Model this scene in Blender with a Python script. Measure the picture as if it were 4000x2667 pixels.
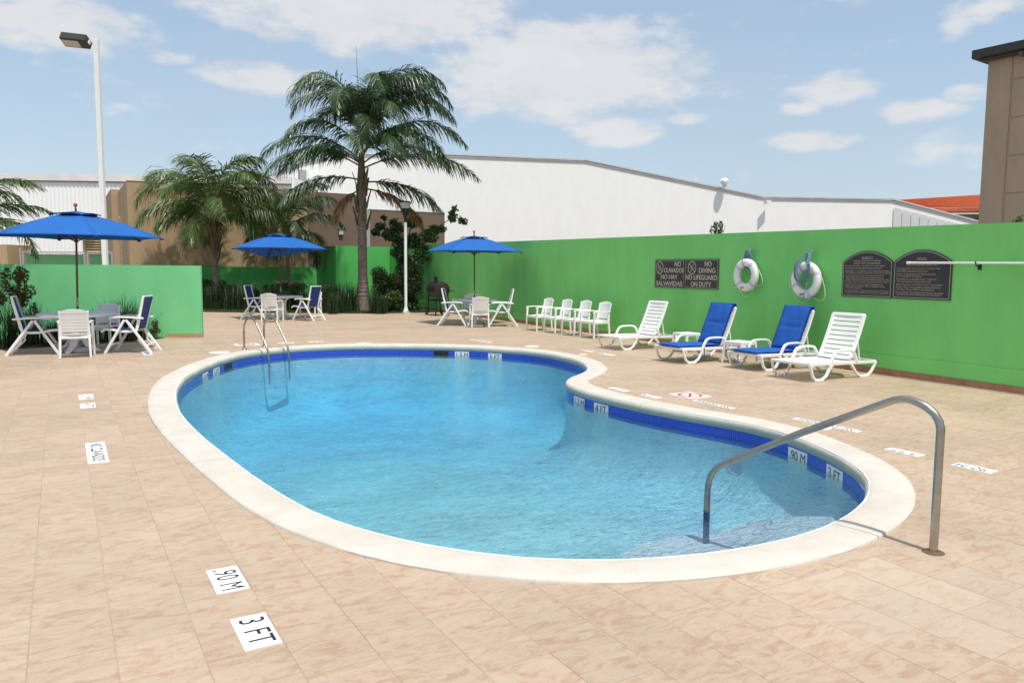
import bpy, bmesh, math, random
from math import sin, cos, pi, radians, sqrt, hypot, atan2, exp
from mathutils import Vector, Matrix, Euler
import numpy as np

for o in list(bpy.data.objects): bpy.data.objects.remove(o)
S = bpy.context.scene
COL = S.collection
random.seed(7)

# ------------------------------------------------------------------ camera
cam_d = bpy.data.cameras.new('camera'); cam = bpy.data.objects.new('camera', cam_d); COL.objects.link(cam)
CR = Vector((0.8611105626609152, -0.5083585114406949, 0.007760329864301371))
CU = Vector((0.04081615458222841, 0.08433696479257742, 0.9956009832732666))
CB = Vector((-0.5067767165122343, -0.8570057760688526, 0.09337269079180507))
M = Matrix((CR, CU, CB)).transposed().to_4x4(); M.translation = (0, 0, 1.68)
cam.matrix_world = M
cam_d.sensor_width = 36.0; cam_d.lens = 2982.7 / 4000 * 36; cam_d.clip_start = 0.1; cam_d.clip_end = 2000
S.camera = cam

# ------------------------------------------------------------------ world: sky with clouds
SUN_EL = math.atan2(1, 0.42)
W = bpy.data.worlds.new("World"); S.world = W; W.use_nodes = True
nt = W.node_tree; nt.nodes.clear()
def N(t, **k):
    n = nt.nodes.new(t)
    for a, b in k.items(): setattr(n, a, b)
    return n
sky = N('ShaderNodeTexSky', sky_type='NISHITA'); sky.sun_disc = False
sky.sun_elevation = SUN_EL; sky.sun_rotation = pi; sky.air_density = 1.0; sky.dust_density = 1.3; sky.ozone_density = 1.2
tc = N('ShaderNodeTexCoord')
L = nt.links.new
def mth(op, a, b=None, c=None, clamp=False):
    n = N('ShaderNodeMath', operation=op); n.use_clamp = clamp
    for i, v in enumerate((a, b, c)):
        if v is None: continue
        if isinstance(v, (int, float)): n.inputs[i].default_value = v
        else: L(v, n.inputs[i])
    return n.outputs[0]
# clouds: directions of the cloud banks (azimuth, elevation in degrees, half widths, weight)
CLOUDS = []
sepw = N('ShaderNodeSeparateXYZ'); L(tc.outputs['Generated'], sepw.inputs[0])
az = mth('ARCTAN2', sepw.outputs[0], sepw.outputs[1]); el = mth('ARCSINE', sepw.outputs[2])
cmb = N('ShaderNodeCombineXYZ'); L(mth('MULTIPLY', az, 1.0), cmb.inputs[0]); L(mth('MULTIPLY', el, 2.2), cmb.inputs[1])
def noise(scale, detail, rough, vec, off=(0, 0, 0)):
    mp = N('ShaderNodeMapping'); mp.inputs['Location'].default_value = off; L(vec, mp.inputs['Vector'])
    n = N('ShaderNodeTexNoise'); n.inputs['Scale'].default_value = scale; n.inputs['Detail'].default_value = detail
    n.inputs['Roughness'].default_value = rough; L(mp.outputs[0], n.inputs['Vector']); return n.outputs['Fac']
# full dome cloud cover, finer and denser towards the west half, the overhead part added for fill light
f1 = noise(9, 9, 0.6, cmb.outputs[0], (3.1, 1.7, 0)); f2 = noise(2.1, 3, 0.5, cmb.outputs[0], (0.4, 5.2, 1)); f3 = noise(24, 8, .6, cmb.outputs[0], (2., 0, 0))
def blob(a, e, wa, we, wt):
    da = mth('DIVIDE', mth('SUBTRACT', az, radians(a)), radians(wa)); de = mth('DIVIDE', mth('SUBTRACT', el, radians(e)), radians(we))
    r2 = mth('ADD', mth('MULTIPLY', da, da), mth('MULTIPLY', de, de))
    return mth('MULTIPLY', mth('SUBTRACT', 1.0, r2, clamp=True), wt)
dens = None
BL = [(0.5, 14.9, 7.2, 2.31, 1), (6.7, 13.7, 2.2, 0.65, 0.7), (12.7, 12.9, 5.1, 1.3, 0.9), (20.2, 17.6, 14.5, 3.2, 1), (34.1, 14.2, 12.3, 4.49, 1.1), (40.6, 14.4, 5.1, 2.27, 0.8), (38.4, 10.0, 4.1, 1.34, 0.95), (43.0, 10.7, 1.8, 0.56, 0.6), (52.9, 12.1, 3.5, 1.49, 1), (50.8, 11.0, 1.8, 0.75, 0.7), (51.4, 8.9, 4.1, 0.95, 0.95), (58.0, 10.4, 3.5, 0.92, 0.9), (60.4, 11.1, 1.7, 0.73, 0.7), (59.3, 7.8, 4.3, 1.49, 0.5), (59.8, 15.2, 1.4, 1.17, 0.8), (61.7, 15.9, 3.5, 1.12, 0.7),
      (10, 24, 14, 4, .8), (-20, 20, 10, 4, .9), (75, 20, 12, 5, .9), (45, 28, 12, 5, .8), (-60, 18, 20, 8, 1.), (110, 22, 20, 9, 1.), (150, 30, 25, 12, 1.), (-100, 30, 22, 10, 1.), (-150, 18, 20, 8, 1.)]
for b in BL:
    v = blob(*b); dens = v if dens is None else mth('MAXIMUM', dens, v)
dens = mth('MAXIMUM', dens, mth('MULTIPLY', mth('SUBTRACT', el, radians(22), clamp=True), 1.6))  # extra cloud cover overhead, out of frame, added to raise the fill light
dens = mth('MINIMUM', dens, 1.1)
thr = mth('ADD', mth('MULTIPLY', mth('SUBTRACT', f1, .5), 2.2), mth('MULTIPLY', mth('SUBTRACT', f3, .5), 1.7))
cl = mth('ADD', mth('MULTIPLY', dens, 1.3), thr)
cl = mth('MULTIPLY', mth('SUBTRACT', cl, .16), 1.02, clamp=True)
cl = mth('MULTIPLY', mth('MULTIPLY', cl, cl), mth('SUBTRACT', 3.0, mth('MULTIPLY', cl, 2.0)))
thin = mth('MULTIPLY', mth('SUBTRACT', f2, .40, clamp=True), 1.4)
hz = mth('ADD', .25, mth('MULTIPLY', mth('SUBTRACT', 1.0, mth('DIVIDE', el, radians(24)), clamp=True), .45))
veil = mth('ADD', mth('MULTIPLY', thin, .5), hz, clamp=True)
def col(c):
    n = N('ShaderNodeRGB'); n.outputs[0].default_value = (*c, 1); return n.outputs[0]
def mix(f, a, b):
    n = N('ShaderNodeMix', data_type='RGBA'); L(f, n.inputs[0]) if not isinstance(f, float) else setattr(n.inputs[0], 'default_value', f); L(a, n.inputs[6]); L(b, n.inputs[7]); return n.outputs[2]
skt = N('ShaderNodeMix', data_type='RGBA', blend_type='MULTIPLY'); skt.inputs[0].default_value = 1; L(sky.outputs[0], skt.inputs[6]); skt.inputs[7].default_value = (.86, .86, .84, 1)
skc = mix(veil, skt.outputs[2], col((2.35, 2.85, 3.3)))
shade = mix(mth('MULTIPLY', f1, 1.2, clamp=True), col((3.0, 3.15, 3.35)), col((3.95, 3.93, 3.95)))
fin = mix(mth('MULTIPLY', cl, .93), skc, shade)
bg = N('ShaderNodeBackground'); bg.inputs['Strength'].default_value = 0.15; L(fin, bg.inputs['Color'])
wo = N('ShaderNodeOutputWorld'); L(bg.outputs[0], wo.inputs[0])
W.cycles.sampling_method = 'AUTOMATIC'

sun_d = bpy.data.lights.new('sun', 'SUN'); sun_d.energy = 3.0; sun_d.angle = radians(1.6); sun_d.color = (1, .955, .88)
sun = bpy.data.objects.new('sun', sun_d); COL.objects.link(sun)
sdir = Vector((0.01, 0.42, -1.0))       # direction the light travels
sun.rotation_euler = sdir.to_track_quat('-Z', 'Y').to_euler(); sun.location = (0, -10, 30)
S.view_settings.view_transform = 'Standard'; S.view_settings.look = 'None'; S.view_settings.gamma = 1.0
S.view_settings.use_curve_mapping = False; S.view_settings.exposure = 0.50
S.cycles.max_bounces = 8; S.cycles.transparent_max_bounces = 16; S.cycles.caustics_reflective = False; S.cycles.caustics_refractive = False

# ------------------------------------------------------------------ materials
MATS = {}
def mat(name, c, rough=.6, metal=0., spec=.5, noise_amt=0., nscale=6., ndetail=4, bump=0., bscale=40., sss=0., trans=None, coords='pos', c2=None, stretch=(1, 1, 1), random_island=0., coat=0.):
    if name in MATS: return MATS[name]
    m = bpy.data.materials.new(name); m.use_nodes = True; t = m.node_tree; t.nodes.clear()
    n = t.nodes.new; l = t.links.new
    out = n('ShaderNodeOutputMaterial'); b = n('ShaderNodeBsdfPrincipled')
    b.inputs['Base Color'].default_value = (*c, 1); b.inputs['Roughness'].default_value = rough; b.inputs['Metallic'].default_value = metal
    b.inputs['Specular IOR Level'].default_value = spec; b.inputs['Coat Weight'].default_value = coat
    if coords == 'pos': src = n('ShaderNodeNewGeometry').outputs['Position']
    else: src = n('ShaderNodeTexCoord').outputs['Object']
    mp = n('ShaderNodeMapping'); mp.inputs['Scale'].default_value = stretch; l(src, mp.inputs[0])
    colout = None
    if noise_amt or c2:
        nz = n('ShaderNodeTexNoise'); nz.inputs['Scale'].default_value = nscale; nz.inputs['Detail'].default_value = ndetail; nz.inputs['Roughness'].default_value = .6; l(mp.outputs[0], nz.inputs['Vector'])
        rp = n('ShaderNodeMapRange'); rp.inputs[1].default_value = .3; rp.inputs[2].default_value = .7; l(nz.outputs['Fac'], rp.inputs[0])
        mx = n('ShaderNodeMix'); mx.data_type = 'RGBA'; l(rp.outputs[0], mx.inputs[0])
        d = c2 if c2 else tuple(x * (1 - noise_amt) for x in c)
        mx.inputs[6].default_value = (*d, 1); mx.inputs[7].default_value = (*(c if c2 else tuple(min(1, x * (1 + noise_amt * .6)) for x in c)), 1)
        colout = mx.outputs[2]
    if random_island:
        g = n('ShaderNodeNewGeometry'); hv = n('ShaderNodeHueSaturation')
        mr = n('ShaderNodeMapRange'); mr.inputs[3].default_value = 1 - random_island; mr.inputs[4].default_value = 1 + random_island; l(g.outputs['Random Per Island'], mr.inputs[0]); l(mr.outputs[0], hv.inputs['Value'])
        mr2 = n('ShaderNodeMapRange'); mr2.inputs[3].default_value = .485; mr2.inputs[4].default_value = .515; l(g.outputs['Random Per Island'], mr2.inputs[0]); l(mr2.outputs[0], hv.inputs['Hue'])
        if colout: l(colout, hv.inputs['Color'])
        else: hv.inputs['Color'].default_value = (*c, 1)
        colout = hv.outputs[0]
    if colout: l(colout, b.inputs['Base Color'])
    if bump:
        nb = n('ShaderNodeTexNoise'); nb.inputs['Scale'].default_value = bscale; nb.inputs['Detail'].default_value = 5; l(mp.outputs[0], nb.inputs['Vector'])
        bp = n('ShaderNodeBump'); bp.inputs['Strength'].default_value = bump; bp.inputs['Distance'].default_value = .02; l(nb.outputs['Fac'], bp.inputs['Height']); l(bp.outputs[0], b.inputs['Normal'])
    sh = b.outputs[0]
    if trans:
        tr = n('ShaderNodeBsdfTranslucent'); tr.inputs[0].default_value = (*trans[1], 1)
        if colout and random_island:
            pass
        ms = n('ShaderNodeMixShader'); ms.inputs[0].default_value = trans[0]; l(sh, ms.inputs[1]); l(tr.outputs[0], ms.inputs[2]); sh = ms.outputs[0]
    l(sh, out.inputs[0]); MATS[name] = m; return m

WHITEP = mat('white_plastic', (.80, .80, .79), .38, noise_amt=.04, nscale=3, bump=.05, bscale=60)
GREYP = mat('base_plastic', (.55, .53, .55), .5, noise_amt=.08, nscale=5)
SLING = mat('navy_sling', (.008, .032, .18), .7, bump=.15, bscale=300)
CUSH = mat('blue_cushion_cloth', (.004, .085, .38), .85, noise_amt=.12, nscale=4, bump=.35, bscale=14)
CANOPY = mat('blue_canopy_cloth', (.007, .130, .47), .8, noise_amt=.08, nscale=2, bump=.25, bscale=7, trans=(.18, (.01, .18, .7)))
WOOD = mat('brown_pole_wood', (.105, .035, .016), .4, noise_amt=.3, nscale=4, stretch=(4, 4, .5))
BALL = mat('finial_wood', (.36, .13, .08), .45)
STEEL = mat('brushed_steel', (.40, .375, .34), .30, metal=1., noise_amt=.12, nscale=20, bump=.03, bscale=200)
ALU = mat('aluminium', (.74, .74, .79), .4, metal=.15)
BLACK = mat('black_paint', (.012, .011, .011), .42, noise_amt=.3, nscale=8)
RUST = mat('dark_rusty_steel', (.035, .014, .011), .6, c2=(.012, .010, .010), nscale=7)
RUBBER = mat('black_rubber', (.02, .02, .022), .8)
WPAINT = mat('white_paint_metal', (.80, .80, .80), .35, noise_amt=.03)
GLASSY = mat('lamp_diffuser', (.50, .50, .47), .25, noise_amt=.1, nscale=20, coat=.4)
def wallmat(name, c, amt=.06, bs=22):
    """painted render: blotchy, trowelled, faint vertical stains, colour only"""
    m = mat(name, c, .85, noise_amt=amt, nscale=1.6, ndetail=7, bump=.14, bscale=bs, stretch=(1, 1, .45))
    return m
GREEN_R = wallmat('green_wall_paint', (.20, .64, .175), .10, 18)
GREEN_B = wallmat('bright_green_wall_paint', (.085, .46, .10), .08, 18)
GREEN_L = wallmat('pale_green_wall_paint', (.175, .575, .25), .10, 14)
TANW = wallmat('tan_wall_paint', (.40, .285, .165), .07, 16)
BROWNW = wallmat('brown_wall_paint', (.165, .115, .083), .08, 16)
TOWERW = wallmat('tower_wall_paint', (.47, .35, .255), .10, 16)
WHITEW = wallmat('white_render', (.90, .89, .87), .03, 6)
WHITEC = wallmat('white_corrugated', (.90, .90, .89), .03, 3)
GREYC = mat('grey_column_render', (.36, .35, .35), .8, noise_amt=.1)
FASCIA = mat('roof_edge_metal', (.60, .58, .57), .5, noise_amt=.15, nscale=1)
FASCIAW = mat('white_roof_edge', (.78, .76, .75), .5, noise_amt=.1, nscale=1)
SKIRT = mat('skirting_tile_stone', (.30, .145, .085), .55, c2=(.42, .24, .15), nscale=7)
SKIRTL = mat('pale_skirting_stone', (.46, .30, .17), .55, c2=(.36, .22, .12), nscale=7)
SIGNB = mat('sign_charcoal', (.032, .032, .036), .45)
CREAM = mat('sign_cream_print', (.52, .47, .37), .6)
DULLC = mat('sign_small_print', (.34, .29, .22), .6)
INK = mat('black_ink', (.012, .013, .016), .6)
NAVYINK = mat('navy_ink', (.012, .014, .06), .4)
REDINK = mat('red_ink', (.50, .045, .045), .5)
MARKW = mat('marker_white', (.80, .81, .82), .45, noise_amt=.04, nscale=9)
SKIM = mat('skimmer_lid_white', (.72, .68, .58), .6)
CHALK = mat('joint_filler_white', (.80, .79, .76), .7)
ROPEW = mat('white_rope', (.62, .62, .52), .8)
ROPEB = mat('blue_rope', (.085, .16, .27), .8, c2=(.20, .27, .36), nscale=70)
BUOY = mat('buoy_vinyl', (.84, .83, .81), .4, noise_amt=.05, nscale=8)
STRAP = mat('lilac_strap', (.60, .56, .72), .6)
SOIL = mat('soil', (.06, .042, .03), .95, c2=(.025, .02, .013), nscale=12, bump=.6, bscale=30)
DIRT = mat('ground_earth', (.20, .17, .13), .95, c2=(.15, .13, .10), nscale=.3)
BARK = mat('palm_bark', (.24, .195, .165), .9, c2=(.13, .10, .085), nscale=5, bump=.7, bscale=16, stretch=(1, 1, 2.2))
BARKT = mat('twig_bark', (.16, .11, .075), .9, noise_amt=.2)
SHEATH = mat('palm_sheath', (.17, .12, .06), .8, c2=(.10, .085, .035), nscale=8)
REDSH = mat('red_sheath', (.20, .045, .02), .7)
LEAFP = mat('palm_leaflet', (.070, .130, .026), .38, spec=.5, random_island=.45, trans=(.22, (.06, .12, .015)))
LEAFP2 = mat('palm_leaflet_dark', (.055, .110, .042), .36, spec=.55, random_island=.45, trans=(.15, (.03, .08, .02)))
LEAFDRY = mat('dry_leaflet', (.22, .125, .055), .8, random_island=.3)
RACH = mat('palm_rachis', (.10, .11, .03), .6)
LEAFH = mat('hedge_leaf', (.030, .052, .010), .5, random_island=.6, trans=(.2, (.07, .11, .012)))
LEAFS = mat('shrub_leaf', (.042, .100, .020), .42, random_island=.5, trans=(.25, (.08, .16, .02)))
LEAFR = mat('reddish_shrub_leaf', (.075, .075, .018), .5, random_island=.5, trans=(.2, (.12, .12, .02)))
BLADE = mat('lily_blade', (.022, .050, .013), .42, random_island=.5, trans=(.15, (.04, .08, .01)))
GRASS = mat('lawn_blade', (.05, .085, .012), .6, random_island=.4, trans=(.2, (.08, .12, .02)))
PETAL = mat('pink_petal', (.52, .27, .20), .7, random_island=.35, trans=(.2, (.6, .3, .25)))
TERRA = mat('terracotta_roof', (.52, .115, .035), .8, c2=(.38, .075, .022), nscale=5)
MESHG = mat('green_shade_mesh', (.02, .26, .055), .7, noise_amt=.2, nscale=6)
GALV = mat('galvanised_steel', (.45, .45, .46), .45, metal=.5)
LOUV = mat('cream_louvre', (.56, .42, .24), .6)
DGLASS = mat('dark_glass', (.01, .011, .012), .15)

def floor_mat(pale=False):
    m = bpy.data.materials.new('pale_worn_tile' if pale else 'floor_tile_stone'); m.use_nodes = True; t = m.node_tree; n = t.nodes.new; l = t.links.new
    b = t.nodes['Principled BSDF']; g = n('ShaderNodeNewGeometry')
    sub = n('ShaderNodeVectorMath'); sub.operation = 'DIVIDE'; sub.inputs[1].default_value = (.33, .336, 100); l(g.outputs['Position'], sub.inputs[0])
    ad = n('ShaderNodeVectorMath'); ad.operation = 'ADD'; ad.inputs[1].default_value = (.559 + 40, .0 + 40, 0); l(sub.outputs[0], ad.inputs[0])
    fl = n('ShaderNodeVectorMath'); fl.operation = 'FLOOR'; l(ad.outputs[0], fl.inputs[0])
    wn = n('ShaderNodeTexWhiteNoise'); l(fl.outputs[0], wn.inputs['Vector'])
    sc = n('ShaderNodeVectorMath'); sc.operation = 'SCALE'; sc.inputs['Scale'].default_value = 30; l(wn.outputs['Color'], sc.inputs[0])
    def nz(scale, stretch, det, dist=0., rough=.55):
        mp = n('ShaderNodeMapping'); mp.inputs['Scale'].default_value = stretch; l(g.outputs['Position'], mp.inputs[0]); l(sc.outputs[0], mp.inputs['Location'])
        z = n('ShaderNodeTexNoise'); z.inputs['Scale'].default_value = scale; z.inputs['Detail'].default_value = det; z.inputs['Distortion'].default_value = dist; z.inputs['Roughness'].default_value = rough; l(mp.outputs[0], z.inputs['Vector']); return z.outputs['Fac']
    a = nz(5.0, (1, 2.3, 1), 8, 1.6, .62)
    r = n('ShaderNodeValToRGB'); e = r.color_ramp.elements
    e[0].position = .36; e[0].color = (.375, .255, .172, 1); e[1].position = .50; e[1].color = (.44, .337, .250, 1)
    x = r.color_ramp.elements.new(.44); x.color = (.41, .295, .206, 1)
    x = r.color_ramp.elements.new(.68); x.color = (.46, .367, .282, 1); l(a, r.inputs[0])
    b2 = nz(3.0, (1, 3.0, 1), 5, .8)
    r2 = n('ShaderNodeValToRGB'); r2.color_ramp.elements[0].position = .55; r2.color_ramp.elements[1].position = .72; r2.color_ramp.elements[1].color = (.35, .35, .35, 1); l(b2, r2.inputs[0])
    mx = n('ShaderNodeMix'); mx.data_type = 'RGBA'; l(r2.outputs[0], mx.inputs[0]); l(r.outputs[0], mx.inputs[6]); mx.inputs[7].default_value = (.43, .34, .265, 1)
    # fine pale veins
    vz = nz(11.0, (1, 2.0, 1), 6, 2.5, .6); va = n('ShaderNodeMath'); va.operation = 'SUBTRACT'; l(vz, va.inputs[0]); va.inputs[1].default_value = .5
    vb = n('ShaderNodeMath'); vb.operation = 'ABSOLUTE'; l(va.outputs[0], vb.inputs[0]); vr = n('ShaderNodeMapRange'); vr.inputs[1].default_value = 0; vr.inputs[2].default_value = .03; vr.inputs[3].default_value = .55; vr.inputs[4].default_value = 0; l(vb.outputs[0], vr.inputs[0])
    mv = n('ShaderNodeMix'); mv.data_type = 'RGBA'; l(vr.outputs[0], mv.inputs[0]); l(mx.outputs[2], mv.inputs[6]); mv.inputs[7].default_value = (.50, .405, .31, 1); mx = mv
    dz = nz(24.0, (1, 2.2, 1), 3, 1.0); dr = n('ShaderNodeMapRange'); dr.inputs[1].default_value = .60; dr.inputs[2].default_value = .72; dr.inputs[3].default_value = 0; dr.inputs[4].default_value = .5; l(dz, dr.inputs[0])
    md = n('ShaderNodeMix'); md.data_type = 'RGBA'; l(dr.outputs[0], md.inputs[0]); l(mx.outputs[2], md.inputs[6]); md.inputs[7].default_value = (.345, .235, .155, 1); mx = md
    if pale:
        mp_ = n('ShaderNodeMix'); mp_.data_type = 'RGBA'; mp_.inputs[0].default_value = .32; l(mx.outputs[2], mp_.inputs[6]); mp_.inputs[7].default_value = (.485, .41, .345, 1); mx = mp_
    rz_ = n('ShaderNodeTexNoise'); rz_.inputs['Scale'].default_value = 3.1; rz_.inputs['Detail'].default_value = 4; l(g.outputs['Position'], rz_.inputs['Vector'])
    rr_ = n('ShaderNodeMapRange'); rr_.inputs[1].default_value = .735; rr_.inputs[2].default_value = .79; rr_.inputs[3].default_value = 0; rr_.inputs[4].default_value = .7; l(rz_.outputs['Fac'], rr_.inputs[0])
    mr_ = n('ShaderNodeMix'); mr_.data_type = 'RGBA'; l(rr_.outputs[0], mr_.inputs[0]); l(mx.outputs[2], mr_.inputs[6]); mr_.inputs[7].default_value = (.42, .21, .09, 1); mx = mr_
    # wear: large worn pale spots and per-tile tone
    z2 = n('ShaderNodeTexNoise'); z2.inputs['Scale'].default_value = .55; z2.inputs['Detail'].default_value = 5; l(g.outputs['Position'], z2.inputs['Vector'])
    mr = n('ShaderNodeMapRange'); mr.inputs[1].default_value = .35; mr.inputs[2].default_value = .7; mr.inputs[3].default_value = .93; mr.inputs[4].default_value = 1.07; l(z2.outputs['Fac'], mr.inputs[0])
    mrt = n('ShaderNodeMapRange'); mrt.inputs[3].default_value = .945; mrt.inputs[4].default_value = 1.05; l(wn.outputs['Value'], mrt.inputs[0])
    mu = n('ShaderNodeMath'); mu.operation = 'MULTIPLY'; l(mr.outputs[0], mu.inputs[0]); l(mrt.outputs[0], mu.inputs[1])
    vm = n('ShaderNodeVectorMath'); vm.operation = 'SCALE'; l(mx.outputs[2], vm.inputs[0]); l(mu.outputs[0], vm.inputs['Scale']); l(vm.outputs[0], b.inputs['Base Color'])
    bp = n('ShaderNodeBump'); bp.inputs['Strength'].default_value = .35; bp.inputs['Distance'].default_value = .004; l(a, bp.inputs['Height']); l(bp.outputs[0], b.inputs['Normal'])
    b.inputs['Roughness'].default_value = .55; b.inputs['Specular IOR Level'].default_value = .35
    return m
FLOORM = floor_mat(); FLOORP = floor_mat(True)
GROUT = mat('grout', (.37, .30, .245), .9, noise_amt=.15, nscale=3)
def coping_mat():
    m = bpy.data.materials.new('cast_coping_concrete'); m.use_nodes = True; t = m.node_tree; n = t.nodes.new; l = t.links.new
    b = t.nodes['Principled BSDF']; g = n('ShaderNodeNewGeometry')
    def nz(s, d): z = n('ShaderNodeTexNoise'); z.inputs['Scale'].default_value = s; z.inputs['Detail'].default_value = d; z.inputs['Roughness'].default_value = .65; l(g.outputs['Position'], z.inputs['Vector']); return z.outputs['Fac']
    r = n('ShaderNodeValToRGB'); e = r.color_ramp.elements; e[0].position = .3; e[0].color = (.50, .46, .40, 1); e[1].position = .60; e[1].color = (.565, .535, .485, 1); l(nz(2.6, 8), r.inputs[0])
    p = n('ShaderNodeValToRGB'); e = p.color_ramp.elements; e[0].position = .67; e[0].color = (1, 1, 1, 1); e[1].position = .72; e[1].color = (.62, .56, .5, 1); l(nz(95, 2), p.inputs[0])
    mx = n('ShaderNodeMix'); mx.data_type = 'RGBA'; mx.blend_type = 'MULTIPLY'; mx.inputs[0].default_value = 1; l(r.outputs[0], mx.inputs[6]); l(p.outputs[0], mx.inputs[7])
    # green tinge and shading painted into the colour of the nosing above the water
    sp = n('ShaderNodeSeparateXYZ'); l(g.outputs['Position'], sp.inputs[0])
    ad = n('ShaderNodeMath'); ad.operation = 'MULTIPLY_ADD'; l(nz(9, 5), ad.inputs[0]); ad.inputs[1].default_value = .07; l(sp.outputs[2], ad.inputs[2])
    mr = n('ShaderNodeMapRange'); mr.inputs[1].default_value = .035; mr.inputs[2].default_value = -.01; mr.inputs[3].default_value = 0; mr.inputs[4].default_value = .75; l(ad.outputs[0], mr.inputs[0])
    m2 = n('ShaderNodeMix'); m2.data_type = 'RGBA'; l(mr.outputs[0], m2.inputs[0]); l(mx.outputs[2], m2.inputs[6]); m2.inputs[7].default_value = (.30, .40, .35, 1); l(m2.outputs[2], b.inputs['Base Color'])
    bp = n('ShaderNodeBump'); bp.inputs['Strength'].default_value = .5; bp.inputs['Distance'].default_value = .006; l(nz(60, 6), bp.inputs['Height']); l(bp.outputs[0], b.inputs['Normal'])
    b.inputs['Roughness'].default_value = .8; return m
COPM = coping_mat()
def mosaic_mat():
    m = bpy.data.materials.new('blue_mosaic'); m.use_nodes = True; t = m.node_tree; n = t.nodes.new; l = t.links.new
    b = t.nodes['Principled BSDF']; uv = n('ShaderNodeUVMap'); uv.uv_map = 'UV'
    br = n('ShaderNodeTexBrick'); br.offset = 0; br.inputs['Scale'].default_value = 1; br.inputs['Brick Width'].default_value = .027; br.inputs['Row Height'].default_value = .027
    br.inputs['Mortar Size'].default_value = .0016; br.inputs['Color1'].default_value = (.006, .035, .52, 1); br.inputs['Color2'].default_value = (.01, .06, .62, 1); br.inputs['Mortar'].default_value = (.16, .26, .62, 1)
    l(uv.outputs[0], br.inputs['Vector']); l(br.outputs['Color'], b.inputs['Base Color'])
    bp = n('ShaderNodeBump'); bp.inputs['Strength'].default_value = .5; bp.inputs['Distance'].default_value = .002; bp.invert = True; l(br.outputs['Fac'], bp.inputs['Height']); l(bp.outputs[0], b.inputs['Normal'])
    b.inputs['Roughness'].default_value = .15; return m
MOSAIC = mosaic_mat()
PLASTER = mat('pool_plaster', (.60, .89, .98), .7, noise_amt=.12, nscale=6.5, ndetail=8)
STEPM = mat('step_plaster', (.60, .76, .86), .7, noise_amt=.06, nscale=6)
def water_mat():
    m = bpy.data.materials.new('pool_water'); m.use_nodes = True; t = m.node_tree; t.nodes.clear(); n = t.nodes.new; l = t.links.new
    out = n('ShaderNodeOutputMaterial'); g = n('ShaderNodeNewGeometry')
    def nz(s, st, d, dist=0., rot=0.):
        mp = n('ShaderNodeMapping'); mp.inputs['Scale'].default_value = st; mp.inputs['Rotation'].default_value = (0, 0, rot); l(g.outputs['Position'], mp.inputs[0])
        z = n('ShaderNodeTexNoise'); z.inputs['Scale'].default_value = s; z.inputs['Detail'].default_value = d; z.inputs['Distortion'].default_value = dist; z.inputs['Roughness'].default_value = .62; l(mp.outputs[0], z.inputs['Vector']); return z.outputs['Fac']
    h1 = nz(5.0, (1, 1.7, 1), 3, .6, .5); h2 = nz(13.5, (1, 2.0, 1), 3, .9, .45); h3 = nz(1.1, (1, 1, 1), 2)
    a = n('ShaderNodeMath'); a.operation = 'MULTIPLY_ADD'; l(h2, a.inputs[0]); a.inputs[1].default_value = .5; l(h1, a.inputs[2])
    # calmer and livelier patches
    k = n('ShaderNodeMapRange'); k.inputs[1].default_value = .35; k.inputs[2].default_value = .65; k.inputs[3].default_value = .55; k.inputs[4].default_value = 1.25; l(h3, k.inputs[0])
    a2 = n('ShaderNodeMath'); a2.operation = 'MULTIPLY'; l(a.outputs[0], a2.inputs[0]); l(k.outputs[0], a2.inputs[1])
    bp = n('ShaderNodeBump'); bp.inputs['Strength'].default_value = 1.0; bp.inputs['Distance'].default_value = .075; l(a2.outputs[0], bp.inputs['Height'])
    fr = n('ShaderNodeFresnel'); fr.inputs[0].default_value = 1.33; l(bp.outputs[0], fr.inputs['Normal'])
    gl = n('ShaderNodeBsdfGlossy'); gl.inputs['Roughness'].default_value = .01; l(bp.outputs[0], gl.inputs['Normal'])
    tr = n('ShaderNodeBsdfTransparent'); rf = n('ShaderNodeBsdfRefraction'); rf.inputs['IOR'].default_value = 1.12; rf.inputs['Roughness'].default_value = 0; l(bp.outputs[0], rf.inputs['Normal'])
    m0 = n('ShaderNodeMixShader'); m0.inputs[0].default_value = .22; l(tr.outputs[0], m0.inputs[1]); l(rf.outputs[0], m0.inputs[2])
    m1 = n('ShaderNodeMixShader'); l(fr.outputs[0], m1.inputs[0]); l(m0.outputs[0], m1.inputs[1]); l(gl.outputs[0], m1.inputs[2])
    l(m1.outputs[0], out.inputs[0])
    va = n('ShaderNodeVolumeAbsorption'); va.inputs[0].default_value = (.0, .73, .94, 1); va.inputs[1].default_value = .23; l(va.outputs[0], out.inputs['Volume'])
    return m
WATER = water_mat()

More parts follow.
